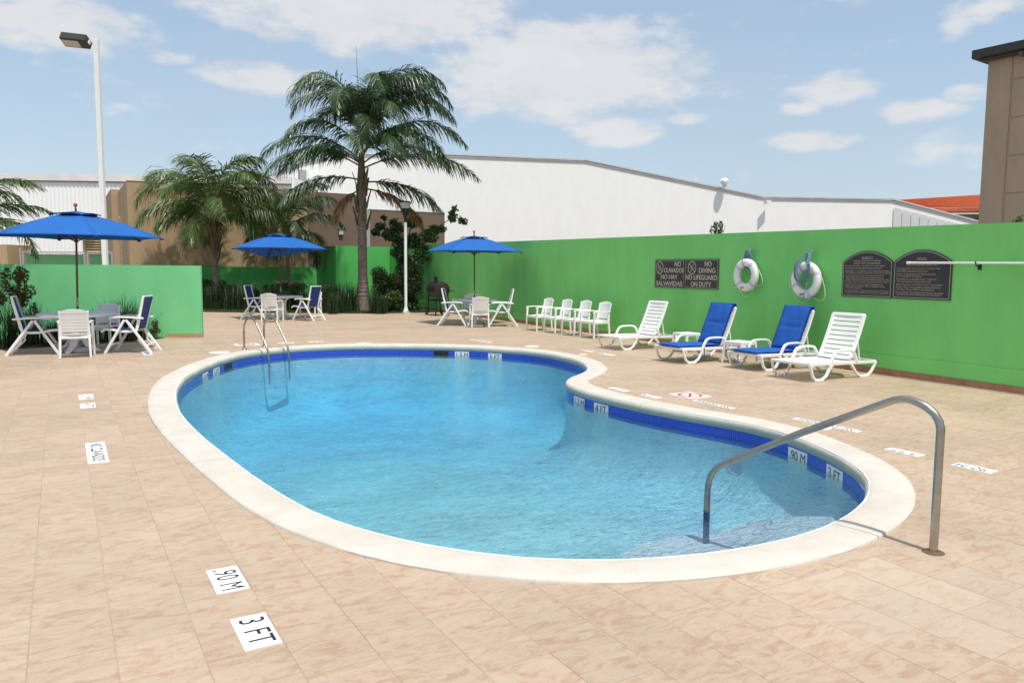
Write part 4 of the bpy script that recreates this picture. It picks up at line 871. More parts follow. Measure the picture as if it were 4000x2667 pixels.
# ring buoys with rope
def ring_buoy(y, z, R, tilt, lab, loops, fore):
    p, a = wall_frame(y, z, .13); e = empty('ring_buoy', p, a, lab, 'life ring', 'white ring buoys hung on the green wall'); r = .080
    mb = MB(); mb.tube([((R - r) * cos(2 * pi * k / 48), 0, (R - r) * sin(2 * pi * k / 48)) for k in range(48)], r, 16, closed=True); b_ = mb.build('ring', BUOY, e, smooth=4); b_.scale = (1, .8, 1)
    for k in range(4):
        an = tilt + pi / 4 + k * pi / 2; m_ = MB(); cx_, cz_ = (R - r) * cos(an), (R - r) * sin(an); pts = []
        ring = [[], []]
        for s_ in range(2):
            for q in range(20):
                f = 2 * pi * q / 20; rr_ = r + .004; off = (s_ - .5) * .055
                rad = Vector((cos(an), 0, sin(an))); tg = Vector((-sin(an), 0, cos(an))); ring[s_].append(Vector((cx_, 0, cz_)) + rad * (rr_ * cos(f)) + Vector((0, rr_ * .8 * sin(f), 0)) + tg * off)
        m_.add(ring[0] + ring[1], [(q, (q + 1) % 20, 20 + (q + 1) % 20, 20 + q) for q in range(20)]); m_.build('strap', STRAP, e, smooth=4)
    # grab line drooping between straps
    rp = MB()
    for k in range(4):
        a0 = tilt + pi / 4 + k * pi / 2; a1 = a0 + pi / 2; A_ = Vector((R * cos(a0), 0, R * sin(a0))); B_ = Vector((R * cos(a1), 0, R * sin(a1))); md = (a0 + a1) / 2; out_ = Vector((cos(md), 0, sin(md))) * (.115 + .02 * k) + Vector((0, 0, -.12 if abs(cos(md)) > .4 else 0)); 
        if sin(md) > .8: continue
        pts = [A_.lerp(B_, t_) + out_ * (4 * t_ * (1 - t_)) * 1.25 for t_ in [q / 14 for q in range(15)]]; rp.tube(pts, .0062, 6)
    rp.build('grab_line', ROPEW, e, smooth=4)
    cr_ = MB(); rn_ = random.Random(int(y * 10)); top = R + .16
    hx = .02
    for k in range(loops):
        w_ = rn_.uniform(.05, .12) * (1.5 if fore else 1); dp = rn_.uniform(.28, .50) * (1.25 if fore else 1.); sh = rn_.uniform(-.05, .06); yy = (-.11 - rn_.uniform(0, .02)) if fore else rn_.uniform(.02, .06)
        pts = []
        for q in range(25):
            t_ = q / 24; an = -pi / 2 + 2 * pi * t_ + pi; zz_ = top - dp / 2 + dp / 2 * cos(2 * pi * t_); xx = hx + sh * sin(pi * t_) + w_ * sin(2 * pi * t_) * (1 - .35 * cos(2 * pi * t_))
            pts.append((xx, yy * min(1, (top - zz_) * 5) - .01, zz_))
        cr_.tube(pts, .0062, 6)
    for k in range(8): cr_.tube([(hx + rn_.uniform(-.05, .05), .03, top + .02), (hx + rn_.uniform(-.07, .07), -.02, top - .06), (hx + rn_.uniform(-.08, .08), .01, top - .16)], .0065, 6)
    if not fore: cr_.tube([(-.02, -.04, top - .05), (-.03, -.085, R * .85), (-.02, -.085, R * .62), (-.01, .0, R * .45)], .0062, 6)
    else: cr_.tube([(.12, -.11, -.05), (.08, -.12, -R * .7), (.05, -.11, -R * 1.02), (-.04, -.05, -R * 1.15)], .0062, 6)
    cr_.build('rope_coil', ROPEB, e, smooth=4)
    MB().tube([(hx, .13, top + .03), (hx, .02, top + .03), (hx, -.0, top + .06)], .008, 8).build('hook', GALV, e)
    t_ = MB(); t_.box((-.02, -.079, -(R - r)), (.10, .002, .016)); t_.box((-.05, -.078, -(R - r) - .03), (.04, .002, .012)); t_.build('printed_mark', INK, e)
    return e
ring_buoy(10.77, 1.612, .328, .08, 'smaller white ring buoy with blue rope hanging behind it', 7, False)
ring_buoy(9.26, 1.538, .335, -.35, 'white ring buoy with blue rope looped across its front', 9, True)

# pool pole on its hooks
p0 = Vector((wallx(7.28), 7.28, 1.838)) + WN * .09; p1 = Vector((wallx(2.4), 2.4, 1.80)) + WN * .09
pe = empty('pool_pole', p0, 0, 'long silver telescopic pool pole hung across the wall', 'pole')
MB().tube([(0, 0, 0), p1 - p0], .0175, 12).build('tube', ALU, pe, smooth=1); MB().tube([Vector((0, 0, 0)) - (p1 - p0).normalized() * .02, (p1 - p0).normalized() * .05], .021, 12).build('end_cap', WPAINT, pe, smooth=1)
for yy in (6.19, 3.2):
    q = Vector((wallx(yy), yy, 1.80)); hk = empty('pole_hook', q, 0, 'small dark hook holding the pool pole' if yy > 5 else 'second dark hook holding the pool pole at the frame edge', 'hook'); m_ = MB(); m_.tube([(0, 0, -.03), WN * .05 + Vector((0, 0, -.02)), WN * .10 + Vector((0, 0, .0)), WN * .118 + Vector((0, 0, .055))], .009, 8); m_.box((-.008, 0, -.02), (.012, .05, .10)); m_.build('hook_body', BLACK, hk)

# ------------------------------------------------------------------ steel rails
def arc_smooth(pts, rad=.1, n=8):
    """fillet the corners of a polyline"""
    P = [Vector(p) for p in pts]; out = [P[0]]
    for i in range(1, len(P) - 1):
        a, b, c = P[i - 1], P[i], P[i + 1]; u = (a - b); v = (c - b); r = min(rad, u.length * .49, v.length * .49); s, e = b + u.normalized() * r, b + v.normalized() * r
        for k in range(n + 1): t = k / n; out.append(s * (1 - t) ** 2 + b * 2 * t * (1 - t) + e * t * t)
    return out + [P[-1]]
hr = empty('entry_handrail', (4.482, 2.555, 0), 0, 'bent stainless steel handrail rising from the deck into the pool', 'handrail')
D = Vector((4.26, 4.205, 0)) - Vector((4.482, 2.555, 0)); Dn = D.normalized(); Lh = D.length
def hp(s, z): return Dn * s + Vector((0, 0, z))
pts = arc_smooth([hp(0, -.005), hp(0, .96), hp(.14, .985), hp(1.665, .10), hp(1.665, -.70)], .235, 14)
pts = [hp(0, -.005), hp(0, .40), hp(0, .68)]
import itertools
prof_ = [(0.0, .755), (.012, .80), (.04, .842), (.085, .875), (.14, .897), (.19, .907), (.24, .903), (.29, .887), (.34, .862)]
pts += [hp(a_, b_) for a_, b_ in prof_] + [hp(.9, .577), hp(1.45, .272)] + [hp(1.52, .232), hp(1.58, .19), (hp(1.625, .14)), hp(1.652, .08), hp(1.665, .01), hp(1.668, -.08), hp(1.668, WZ + .014)]
MB().tube(pts, .0245, 20).build('rail', STEEL, hr, smooth=1)
MB().tube([hp(1.668, WZ + .014), hp(1.668, -.70)], .0248, 20).build('submerged_rail_reflection', mat('navy_reflection_colour', (.01, .035, .16), .5), hr, smooth=1)  # underwater rail coloured navy to imitate its bluish reflection
MB().lathe([(0, 0), (.062, 0), (.062, .004), (.045, .011), (.026, .013)], 28).build('base_flange', mat('rusted_flange', (.20, .15, .09), .5, metal=.6, noise_amt=.4, nscale=30), hr)
MB().lathe([(.0255, 0), (.0262, 0), (.0262, .018), (.0255, .018)], 20).build('rust_band', mat('rust_stain', (.22, .15, .06), .7, noise_amt=.5, nscale=60), hr, loc=hp(1.668, WZ + .012))
lad = empty('pool_ladder', (3.235, 16.353, 0), 0, 'pair of curved stainless ladder rails at the far pool edge', 'pool ladder')
LR = [(3.233, 16.36, 0), (3.233, 16.36, .40), (3.240, 16.33, .50), (3.252, 16.285, .575), (3.277, 16.197, .635), (3.314, 16.06, .665), (3.35, 15.928, .638), (3.373, 15.84, .58), (3.391, 15.776, .50), (3.431, 15.628, .34), (3.471, 15.48, .175), (3.488, 15.415, .08), (3.497, 15.382, -.02), (3.504, 15.36, -.2), (3.504, 15.36, -.62)]
for k, (dx, dy) in enumerate(((0, 0), (.485, .36))):
    P = [Vector(q) - Vector((3.235, 16.353, 0)) + Vector((dx, dy, 0)) for q in LR]; P = [P[0]] + arc_smooth(P, .06, 4)[1:]
    MB().tube(P, .0205, 14).build('rail', STEEL, lad, smooth=1)
    MB().lathe([(0, 0), (.052, 0), (.052, .01), (.04, .024), (.022, .026)], 24).build('base_flange', STEEL, lad, loc=(dx, dy, 0), smooth=1)
for z in (-.60,):
    A_ = Vector((3.504, 15.36, z)) - Vector((3.235, 16.353, 0)); MB().bar(A_, A_ + Vector((.485, .36, 0)), .09, .03).build('tread', STEPM, lad, bevel=.006)

# ------------------------------------------------------------------ furniture
def stacking_chair():
    e = empty('stacking_chair'); W_, Z = .285, .42
    for s in (-1, 1):
        MB().sweep([(.245, s * .282, 0), (.240, s * .275, .40), (.225, s * .272, .63)], [.042, .05, .05], [.040, .042, .05], side=(0, 1, 0)).build('leg', WHITEP, e, bevel=.006)
        MB().sweep([(-.275, s * .245, 0), (-.235, s * .235, .42), (-.262, s * .228, .66)], [.036, .042, .036], [.045, .05, .034], side=(0, 1, 0)).build('leg', WHITEP, e, bevel=.006)
        MB().sweep([(-.285, s * .238, .655), (-.10, s * .262, .662), (.12, s * .275, .662), (.235, s * .275, .650), (.262, s * .274, .628)], [.040, .05, .058, .056, .05], .026, side=(0, 1, 0)).build('arm', WHITEP, e, bevel=.006)
    def seat(u, v):
        x = -.225 + .47 * u; y = (v - .5) * .50; return (x, y, Z + .010 * cos(pi * (u * 1.3 - .2)) - .014 * (1 - (2 * v - 1) ** 2) * sin(pi * min(1, u * 1.1)) - .012 * max(0, u - .85) / .15)
    MB().slab(seat, 8, 8, .014).build('seat', WHITEP, e, smooth=.8)
    for s in (-1, 1): MB().sweep([(.235, s * .255, .39), (-.235, s * .235, .39)], .022, .055, side=(0, 1, 0)).build('seat_rail', WHITEP, e, bevel=.004)
    MB().sweep([(.24, -.26, .388), (.256, 0, .392), (.24, .26, .388)], .06, .022, side=(0, 0, 1)).build('apron', WHITEP, e, bevel=.004); MB().sweep([(-.235, -.235, .385), (-.245, 0, .385), (-.235, .235, .385)], .055, .022, side=(0, 0, 1)).build('apron', WHITEP, e, bevel=.004)
    def bk(y, z):  # back surface
        f = (z - .44) / .46; return Vector((-.235 - .085 * f - .012 * f * f + .035 * (y / .22) ** 2 - .03, y, z))
    hw = lambda z: .215 + .012 * (z - .44) / .46
    top = lambda y: .905 - .045 * (y / .22) ** 2
    def side_strip(s): return [bk(s * hw(z), z) for z in (.42, .52, .62, .72, .80, .85, .868)]
    for s in (-1, 1): MB().sweep(side_strip(s), .034, .026, side=(0, 1, 0)).build('back_post', WHITEP, e, bevel=.005)
    mb = MB(); mb.slab(lambda u, v: bk((u - .5) * .45, .825 + v * (top((u - .5) * .45) - .825)), 10, 3, .020); mb.build('top_rail', WHITEP, e, smooth=.8, bevel=.0)
    for k in range(6):
        z0 = .485 + k * .057; MB().slab(lambda u, v: bk((u - .5) * (2 * hw(z0) - .03), z0 + v * .0505), 8, 1, .012).build('slat', WHITEP, e, smooth=.8)
    MB().slab(lambda u, v: bk((u - .5) * .41, .435 + v * .02), 6, 1, .02).build('lower_rail', WHITEP, e, smooth=.8)
    return e
def folding_chair():
    e = empty('folding_chair'); 
    for s in (-1, 1):
        y = s * .275
        MB().sweep([(.43, y, 0), (.40, y, .045), (.045, y * 1., .655)], [.032, .032, .032], [.055, .052, .046], side=(0, 1, 0)).build('leg', WHITEP, e, bevel=.006)
        MB().sweep([(-.44, y, 0), (-.41, y, .045), (.015, y, .655)], .032, [.055, .052, .046], side=(0, 1, 0)).build('leg', WHITEP, e, bevel=.006)
        MB().sweep([(-.31, y, .685), (-.1, y, .700), (.15, y, .708), (.30, y, .695), (.325, y, .672)], .055, .034, side=(0, 1, 0)).build('arm', WHITEP, e, bevel=.008)
        y2 = s * .235
        MB().sweep([(-.155, y2, .43), (-.175, y2, .50), (-.215, y2, .68), (-.265, y2, .90), (-.305, y2, 1.09), (-.308, y2, 1.115)], .030, [.04, .055, .052, .046, .04, .03], side=(0, 1, 0)).build('back_frame', WHITEP, e, bevel=.006)
        MB().sweep([(-.17, y2, .455), (-.05, y2, .425), (.12, y2, .425), (.30, y2, .462), (.42, y2, .468), (.485, y2, .425), (.495, y2, .405)], .028, [.035, .045, .045, .045, .042, .038, .026], side=(0, 1, 0)).build('seat_rail', WHITEP, e, bevel=.006)
        MB().sweep([(-.15, y2, .40), (-.20, y2, .30), (-.185, y2, .26), (-.235, y2, .20), (-.30, y2, .13), (-.36, y2, .04)], .018, .03, side=(0, 1, 0)).build('back_brace', WHITEP, e, bevel=.003)
    def bs(u, v): x = -.165 - .150 * v - .018 * v * v; return (x - .0 + .018 * (1 - (2 * u - 1) ** 2), (u - .5) * .455, .465 + .625 * v)
    MB().slab(bs, 6, 8, .008).build('back_sling', SLING, e, smooth=1)
    SX = [(-.165, .468), (-.05, .442), (.12, .442), (.30, .478), (.40, .486), (.46, .468), (.49, .44)]
    def ss(u, v):
        f = v * 6; i = min(5, int(f)); t = f - i; return (SX[i][0] * (1 - t) + SX[i + 1][0] * t, (u - .5) * .455, SX[i][1] * (1 - t) + SX[i + 1][1] * t + .004 - .012 * (1 - (2 * u - 1) ** 2) * sin(pi * v))
    MB().slab(ss, 4, 18, .008).build('seat_sling', SLING, e, smooth=1)
    MB().bar((-.306, -.235, 1.105), (-.306, .235, 1.105), .03, .028).build('top_rail', WHITEP, e, bevel=.006)
    MB().bar((-.335, -.27, .155), (-.335, .27, .155), .022, .04).build('stretcher', WHITEP, e, bevel=.005); MB().bar((.33, -.27, .17), (.33, .27, .17), .022, .04).build('stretcher', WHITEP, e, bevel=.005)
    return e
def patio_table():
    e = empty('patio_table'); R_ = .70
    MB().lathe([(.03, .725), (.60, .725), (.64, .712), (R_ - .01, .712), (R_, .722), (R_, .748), (R_ - .012, .760), (R_ - .05, .764), (.03, .762)], 56).build('table_top', WHITEP, e, smooth=.6)
    for k in range(4):
        a = pi / 4 + k * pi / 2; c_, s_ = cos(a), sin(a)
        mb = MB(); mb.sweep([(c_ * .42, s_ * .42, .018), (c_ * .33, s_ * .33, .055), (c_ * .20, s_ * .20, .13), (c_ * .135, s_ * .135, .24), (c_ * .12, s_ * .12, .45), (c_ * .15, s_ * .15, .62), (c_ * .24, s_ * .24, .71)], [.09, .10, .13, .15, .15, .13, .10], [.03, .05, .07, .05, .045, .045, .04], side=(-s_, c_, 0)); mb.build('pedestal_leg', WHITEP, e, bevel=.008)
    MB().lathe([(.06, .23), (.105, .23), (.105, .26), (.07, .28), (.06, .28)], 20).build('pedestal_collar', WHITEP, e, smooth=.6)
    return e
def umbrella(loc, rot, r, zr, ztop, label, tiltv=(0, 0), sag=None):
    e = empty('patio_umbrella', loc, 0, label, 'umbrella', 'blue umbrellas over the tables')
    MB().lathe([(0, 0), (.235, 0), (.25, .02), (.245, .055), (.20, .085), (.06, .10), (.035, .12), (.035, .22), (0, .22)], 36).build('base', GREYP, e, smooth=.7)
    lean = lambda z: Vector((tiltv[0] * z, tiltv[1] * z, 0))
    def L_(p): p = Vector(p); return p + lean(p.z)
    MB().tube([L_((0, 0, .12)), L_((0, 0, .90))], .0195, 14).build('lower_pole', WOOD, e, smooth=1); MB().tube([L_((0, 0, .90)), L_((0, 0, 1.06))], .0215, 14).build('joint_sleeve', mat('brass_sleeve', (.42, .36, .20), .35, metal=.9), e, smooth=1); MB().tube([L_((0, 0, 1.06)), L_((0, 0, ztop))], .0195, 14).build('upper_pole', WOOD, e, smooth=1)
    b_ = MB(); b_.lathe([(0, 0), (.018, 0), (.020, .02), (.012, .03), (.028, .045), (.038, .065), (.036, .085), (.022, .105), (0, .112)], 18, c=L_((0, 0, ztop))); b_.build('finial', BALL, e, smooth=1)
    def tip(k):
        a = rot + k * pi / 3; z = zr + (sag.get(k, 0) if sag else 0); return L_((r * cos(a), r * sin(a), z))
    r0 = .30 * r / 1.5; z0 = ztop - .17
    def rib_pt(k, t): # t 0 at hub, 1 at the tip
        A_ = L_((0, 0, ztop - .06)); T = tip(k); p = A_.lerp(T, t); p.z += .05 * sin(pi * t); return p
    for k in range(6):
        def cp(u, v, k=k):
            a_, b_ = rib_pt(k, .20 + .80 * v), rib_pt((k + 1) % 6, .20 + .80 * v); p = a_.lerp(b_, u); s = 4 * u * (1 - u); p.z -= s * (.030 * sin(pi * v) ) ; h_ = Vector((p.x, p.y, 0)); h_ = (h_ - lean(p.z)); p -= h_ * (.035 * s * v ** 3); p.z += .012 * s * v ** 6; return p
        MB().slab(cp, 8, 8, .003).build('canopy_panel', CANOPY, e, smooth=2)
        def vp(u, v, k=k): # scalloped vent flap standing off the canopy
            a_, b_ = rib_pt(k, .02 + .27 * v), rib_pt((k + 1) % 6, .02 + .27 * v); p = a_.lerp(b_, u); s = 4 * u * (1 - u); p.z += .016 + .010 * v + .042 * s * v ** 2; q = Vector((p.x, p.y, 0)) - lean(p.z); p += q * (.05 * s * v ** 2); return p
        MB().slab(vp, 10, 4, .003).build('vent_flap', CANOPY, e, smooth=2)
        P = [rib_pt(k, t / 8) - Vector((0, 0, .018)) for t in range(9)]; a = rot + k * pi / 3
        MB().sweep(P, .016, .024, side=(-sin(a), cos(a), 0)).build('rib', WOOD, e)
        MB().sweep([L_((.02 * cos(a), .02 * sin(a), zr - .07)), rib_pt(k, .52) - Vector((0, 0, .03))], .012, .018, side=(-sin(a), cos(a), 0)).build('strut', WOOD, e)
        t_ = tip(k); o_ = Vector((cos(a), sin(a), 0)); MB().box(t_ - o_ * .03 - Vector((0, 0, .012)), (.07, .05, .03), Matrix.Rotation(a, 3, 'Z')).build('rib_pocket', SLING, e, bevel=.005)
    MB().lathe([(0, -.03), (.034, -.03), (.034, .03), (0, .03)], 16, c=L_((0, 0, zr - .07))).build('runner', WOOD, e); MB().lathe([(0, -.03), (.034, -.03), (.034, .03), (0, .03)], 16, c=L_((0, 0, ztop - .08))).build('hub', WOOD, e)
    return e
sc0 = stacking_chair(); fc0 = folding_chair(); pt0 = patio_table(); first = {}
def put(proto, key, x, y, rz, lab, cat, grp):
    o = proto if key not in first else copy_tree(proto)
    first[key] = 1; o.location = (x, y, 0); o.rotation_euler = (0, 0, rz); tag(o, lab, cat, grp); return o
GS = 'white slatted stacking chairs'; GF = 'white folding chairs with navy sling'; GT = 'round white patio tables'
def face(x, y, tx, ty): return atan2(ty - y, tx - x)
R_ang = atan2(FR.y, FR.x)
# left set
T1 = (.262, 17.30); T2 = (6.28, 25.65); T3 = (11.04, 20.95)
def cs(px_r, px_f, T): return (T[0] + FR.x * px_r + FH.x * px_f, T[1] + FR.y * px_r + FH.y * px_f)
def setup(T, tl, lst):
    put(pt0, 't', T[0], T[1], .3, 'round white patio table ' + tl, 'table', GT)
    for key, x, y, a, lab in lst:
        if key == 's': put(sc0, 's', x, y, radians(a), lab, 'chair', GS)
        else: put(fc0, 'f', x, y, radians(a), lab, 'folding chair', GF)
F1 = cs(-.05, 1.0, T1); F2 = cs(.80, .72, T2); F3 = cs(-.15, .95, T3)
setup(T1, 'under the large left umbrella', [('s', .215, 16.34, 86, 'white slatted chair with its back to the camera at the left table'), ('s', F1[0], F1[1], -120, 'shaded white chair on the far side of the left table'), ('f', -.46, 17.22, -6, 'folding chair with navy sling at the far left of the left table'), ('f', 1.20, 16.79, 156, 'folding chair with navy sling on the right of the left table')])
setup(T2, 'under the middle umbrella beyond the ladder', [('s', 5.68, 24.38, 60, 'white slatted chair nearest the camera at the middle table'), ('s', F2[0], F2[1], -135, 'grey shaded chair on the far side of the middle table'), ('f', 5.52, 25.75, -38, 'folding chair on the left of the middle table'), ('f', 6.87, 24.50, 124, 'folding chair turned away on the right of the middle table')])
setup(T3, 'under the right umbrella beside the green wall', [('s', 10.56, 19.73, 66, 'white slatted chair with its back to the camera at the right table'), ('s', F3[0], F3[1], -120, 'shaded white chair on the far side of the right table'), ('f', 10.14, 20.63, -35, 'folding chair left of the right table before the grill'), ('f', 11.39, 19.83, 154, 'folding chair right of the right table against the green wall')])
for yc, lab in ((17.97, 'farthest of the four white chairs in the wall row'), (17.07, 'second from the far end of the four white chairs in the wall row'), (16.20, 'third from the far end of the four white chairs in the wall row'), (15.36, 'nearest of the four white chairs in the wall row beside a lounger')):
    put(sc0, 's', 11.51 + random.uniform(-.015, .015), yc, pi + random.uniform(-.05, .05), lab, 'chair', GS)
umbrella((T1[0], T1[1], 0), radians(-30.6 + 11), 1.60, 2.24, 2.80, 'largest blue umbrella at the left edge with a wooden pole', (.022, -.004))
umbrella((T2[0], T2[1], 0), radians(-30.6 + 2), 1.56, 2.30, 2.84, 'middle blue umbrella with one drooping corner in front of the palms', (-.006, .0), {1: -.06, 2: -.27})
umbrella((T3[0], T3[1], 0), radians(-30.6), 1.49, 2.22, 2.76, 'right blue umbrella in front of the green boundary wall', (-.012, .0))

def lounger():
    e = empty('sun_lounger'); L_ = 1.64
    for s in (-1, 1):
        y = s * .365
        MB().sweep([(0, y, .275), (.10, y, .268), (.5, y, .262), (1.1, y, .25), (L_, y, .235)], .030, [.045, .05, .055, .05, .045], side=(0, 1, 0)).build('side_rail', WHITEP, e, bevel=.006)
        MB().sweep([(.03, y, .26), (.045, y, .19), (.09, y, .08), (.15, y, .035), (.23, y, .020), (.32, y, .030), (.40, y, .075), (.47, y, .18), (.52, y, .30), (.555, y, .37), (.60, y, .425), (.67, y, .452), (.80, y, .458), (.95, y, .455), (1.03, y, .435), (1.08, y, .38), (1.13, y, .27), (1.14, y, .25)], [.040] * 9 + [.045] * 9, [.035, .035, .035, .036, .042, .036, .036, .040, .042, .04, .036, .034, .034, .034, .036, .042, .046, .05], side=(0, 1, 0)).build('arm_leg_loop', WHITEP, e, bevel=.006)
        MB().sweep([(.98, y, .25), (1.06, y, .17), (1.15, y, .07), (1.23, y, .03), (1.34, y, .022), (1.45, y, .035), (1.53, y, .09), (1.59, y, .17), (1.63, y, .24)], .038, [.05, .042, .038, .036, .040, .036, .036, .04, .045], side=(0, 1, 0)).build('rear_leg_loop', WHITEP, e, bevel=.006)
        for x0, x1 in ((.13, .34), (1.22, 1.46)): MB().box(((x0 + x1) / 2, y, .02), (x1 - x0, .05, .04)).build('foot', WHITEP, e, bevel=.006)
        MB().sweep([(1.245, s * .27, .66), (1.30, s * .27, .45), (1.335, s * .27, .26)], .022, .03, side=(0, 1, 0)).build('back_strut', WHITEP, e, bevel=.004)
    def st(u, v): return Vector((.0 + 1.06 * v, (u - .5) * .70, .292 - .012 * (1 - (2 * u - 1) ** 2) - .022 * v + (-.012 if v < .03 else 0)))
    n = 14
    for k in range(n):
        MB().slab(lambda u, v: st(u, (k + v * .84) / n), 6, 1, .014).build('seat_slat', WHITEP, e, smooth=.8)
    MB().bar((.53, -.33, .268), (.53, .33, .268), .9, .008).build('seat_web', WHITEP, e) if False else None
    A_, B_ = Vector((1.075, 0, .285)), Vector((1.405, 0, 1.015)); dv = B_ - A_; nb = Vector((-dv.z, 0, dv.x)).normalized()
    bp_ = lambda y, t: A_ + dv * t + Vector((0, y, 0)) - nb * (.03 * (1 - (y / .31) ** 2)) * 0 + nb * (-.016 * sin(pi * t))
    for s in (-1, 1): MB().sweep([bp_(s * .285, t) for t in (0, .3, .6, .9, .965)], .066, .028, side=(0, 1, 0)).build('back_frame', WHITEP, e, bevel=.006)
    mb = MB(); mb.slab(lambda u, v: bp_((u - .5) * (.636 - .05 * max(0, v - .5) * 2), .925 + v * .075), 8, 3, .028); mb.build('top_rail', WHITEP, e, smooth=.9, bevel=.004)
    m = 9
    for k in range(m):
        t0_ = .005 + k * .1035; MB().slab(lambda u, v: bp_((u - .5) * .52, t0_ + v * .080) + nb * (-.008 * (1 - (2 * u - 1) ** 2)), 6, 1, .016).build('back_slat', WHITEP, e, smooth=.8)
    MB().bar((1.63, -.36, .24), (1.63, .36, .24), .03, .05).build('end_rail', WHITEP, e, bevel=.005); MB().bar((1.335, -.36, .235), (1.335, .36, .235), .03, .03).build('cross_bar', WHITEP, e, bevel=.004)
    MB().bar((.02, -.36, .272), (.02, .36, .272), .03, .045).build('end_rail', WHITEP, e, bevel=.006)
    return e
lg0 = lounger(); GL = 'white sun loungers along the wall'
LX = [(10.06, 12.98, 0, 'bare white lounger beside the row of white chairs'), (9.62, 10.60, 0, 'lounger with a blue cushion left of the small table'), (10.06, 9.20, 0, 'lounger with a blue cushion between the side table and the bare lounger'), (9.78, 8.00, 0, 'nearest bare white lounger closest to the handrail')]
for x, y, a, lab in LX: put(lg0, 'l', x, y, a, lab, 'sun lounger', GL)
def puff(mb, fr, L0, L1, Wd, th, nu=14, nv=28, crease=()):
    """a stuffed pad: fr(s, y) gives point and normal"""
    rows = []
    for side in (1, -1):
        for j in range(nv + 1):
            for i in range(nu + 1):
                u = 2 * i / nu - 1; v = 2 * j / nv - 1; s = (L0 + L1) / 2 + (L1 - L0) / 2 * v
                h_ = max(0, (1 - abs(u) ** 5)) ** .55 * max(0, (1 - abs(v) ** 9)) ** .55
                for c_, w_, dp in crease: h_ *= 1 - dp * exp(-((s - c_) / w_) ** 2) * (1 - abs(u) ** 3)
                yy = u * Wd / 2 * (1 - .02 * abs(v) ** 6); p, nn = fr(s, yy); rows.append(p + nn * (side * th / 2 * h_ + th / 2))
    k = (nu + 1) * (nv + 1); F = []
    for j in range(nv):
        for i in range(nu):
            a = j * (nu + 1) + i; F.append((a, a + 1, a + nu + 2, a + nu + 1)); F.append((k + a, k + a + nu + 1, k + a + nu + 2, k + a + 1))
    for i in range(nu): F.append((i + 1, i, k + i, k + i + 1)); a = nv * (nu + 1) + i; F.append((a, a + 1, k + a + 1, k + a))
    for j in range(nv): a = j * (nu + 1); F.append((a, a + nu + 1, k + a + nu + 1, k + a)); a += nu; F.append((a + nu + 1, a, k + a, k + a + nu + 1))
    mb.add(rows, F); return mb
def cushion():
    e = empty('lounger_cushion')
    rnc = random.Random(5)
    def sf(s, y): w = .004 * sin(s * 17 + y * 9) + .003 * sin(y * 31 + s * 5); return Vector((s, y, .290 - .018 * s + w)), Vector((0, 0, 1))
    puff(MB(), sf, -.03, 1.04, .62, .062, crease=((.40, .02, .28), (.78, .02, .18))).build('seat_pad', CUSH, e, smooth=2)
    A_, B_ = Vector((1.045, 0, .305)), Vector((1.385, 0, 1.055)); dv = (B_ - A_); Lb = dv.length; dv.normalize(); nb = Vector((-dv.z, 0, dv.x))
    def bf(s, y): w = .005 * sin(s * 13 + y * 8 + 1) + .003 * sin(y * 25 - s * 9); return A_ + dv * s + Vector((0, y, 0)) + nb * w, nb
    puff(MB(), bf, 0, Lb + .01, .60, .066, crease=((.42, .022, .55),)).build('back_pad', CUSH, e, smooth=2)
    # hood folded over the top of the backrest
    H = [A_ + dv * (Lb - .01) + nb * .045, B_ + nb * .02 + dv * .015, B_ - nb * .02 + dv * .018, B_ - nb * .045 - dv * .03, B_ - nb * .050 - dv * .16]
    MB().sweep(H, .605, .016, side=(0, 1, 0)).build('hood', CUSH, e, bevel=.004)
    MB().box(B_ - nb * .06 - dv * .07 + Vector((0, -.29, 0)), (.03, .012, .04)).build('white_label', MARKW, e)
    for s in (-1,): MB().sweep([(.50, s * .325, .30), (.52, s * .392, .27), (.525, s * .395, .16), (.53, s * .392, .08)], .006, .016, side=(0, 1, 0)).build('tie', CUSH, e)
    return e
cu0 = cushion()
for i, lab in ((1, 'bright blue padded cushion on the lounger left of the side table'), (2, 'bright blue padded cushion on the lounger next to the nearest bare one')):
    x, y, a, _ = LX[i]; put(cu0, 'c', x, y, a, lab, 'cushion', 'blue lounger cushions')
def side_table(x, y, rz, lab):
    e = empty('side_table', (x, y, 0), rz, lab, 'side table', 'small white side tables'); w = .21
    mb = MB(); mb.box((0, 0, .395), (2 * w, 2 * w, .018)); mb.build('table_top', WHITEP, e, bevel=.006)
    for a, b in (((-w, -w), (w, -w)), ((w, -w), (w, w)), ((w, w), (-w, w)), ((-w, w), (-w, -w))): MB().bar((a[0] * .97, a[1] * .97, .368), (b[0] * .97, b[1] * .97, .368), .012, .04).build('apron', WHITEP, e)
    for sx in (-1, 1):
        for sy in (-1, 1): MB().sweep([(sx * (w + .012), sy * (w + .012), 0), (sx * (w - .025), sy * (w - .025), .385)], [.028, .05], [.028, .05], side=(0, 1, 0)).build('leg', WHITEP, e, bevel=.004)
side_table(10.76, 9.93, .06, 'small white side table between the two blue cushioned loungers'); side_table(11.22, 11.80, 0, 'small white side table behind the first blue cushioned lounger')

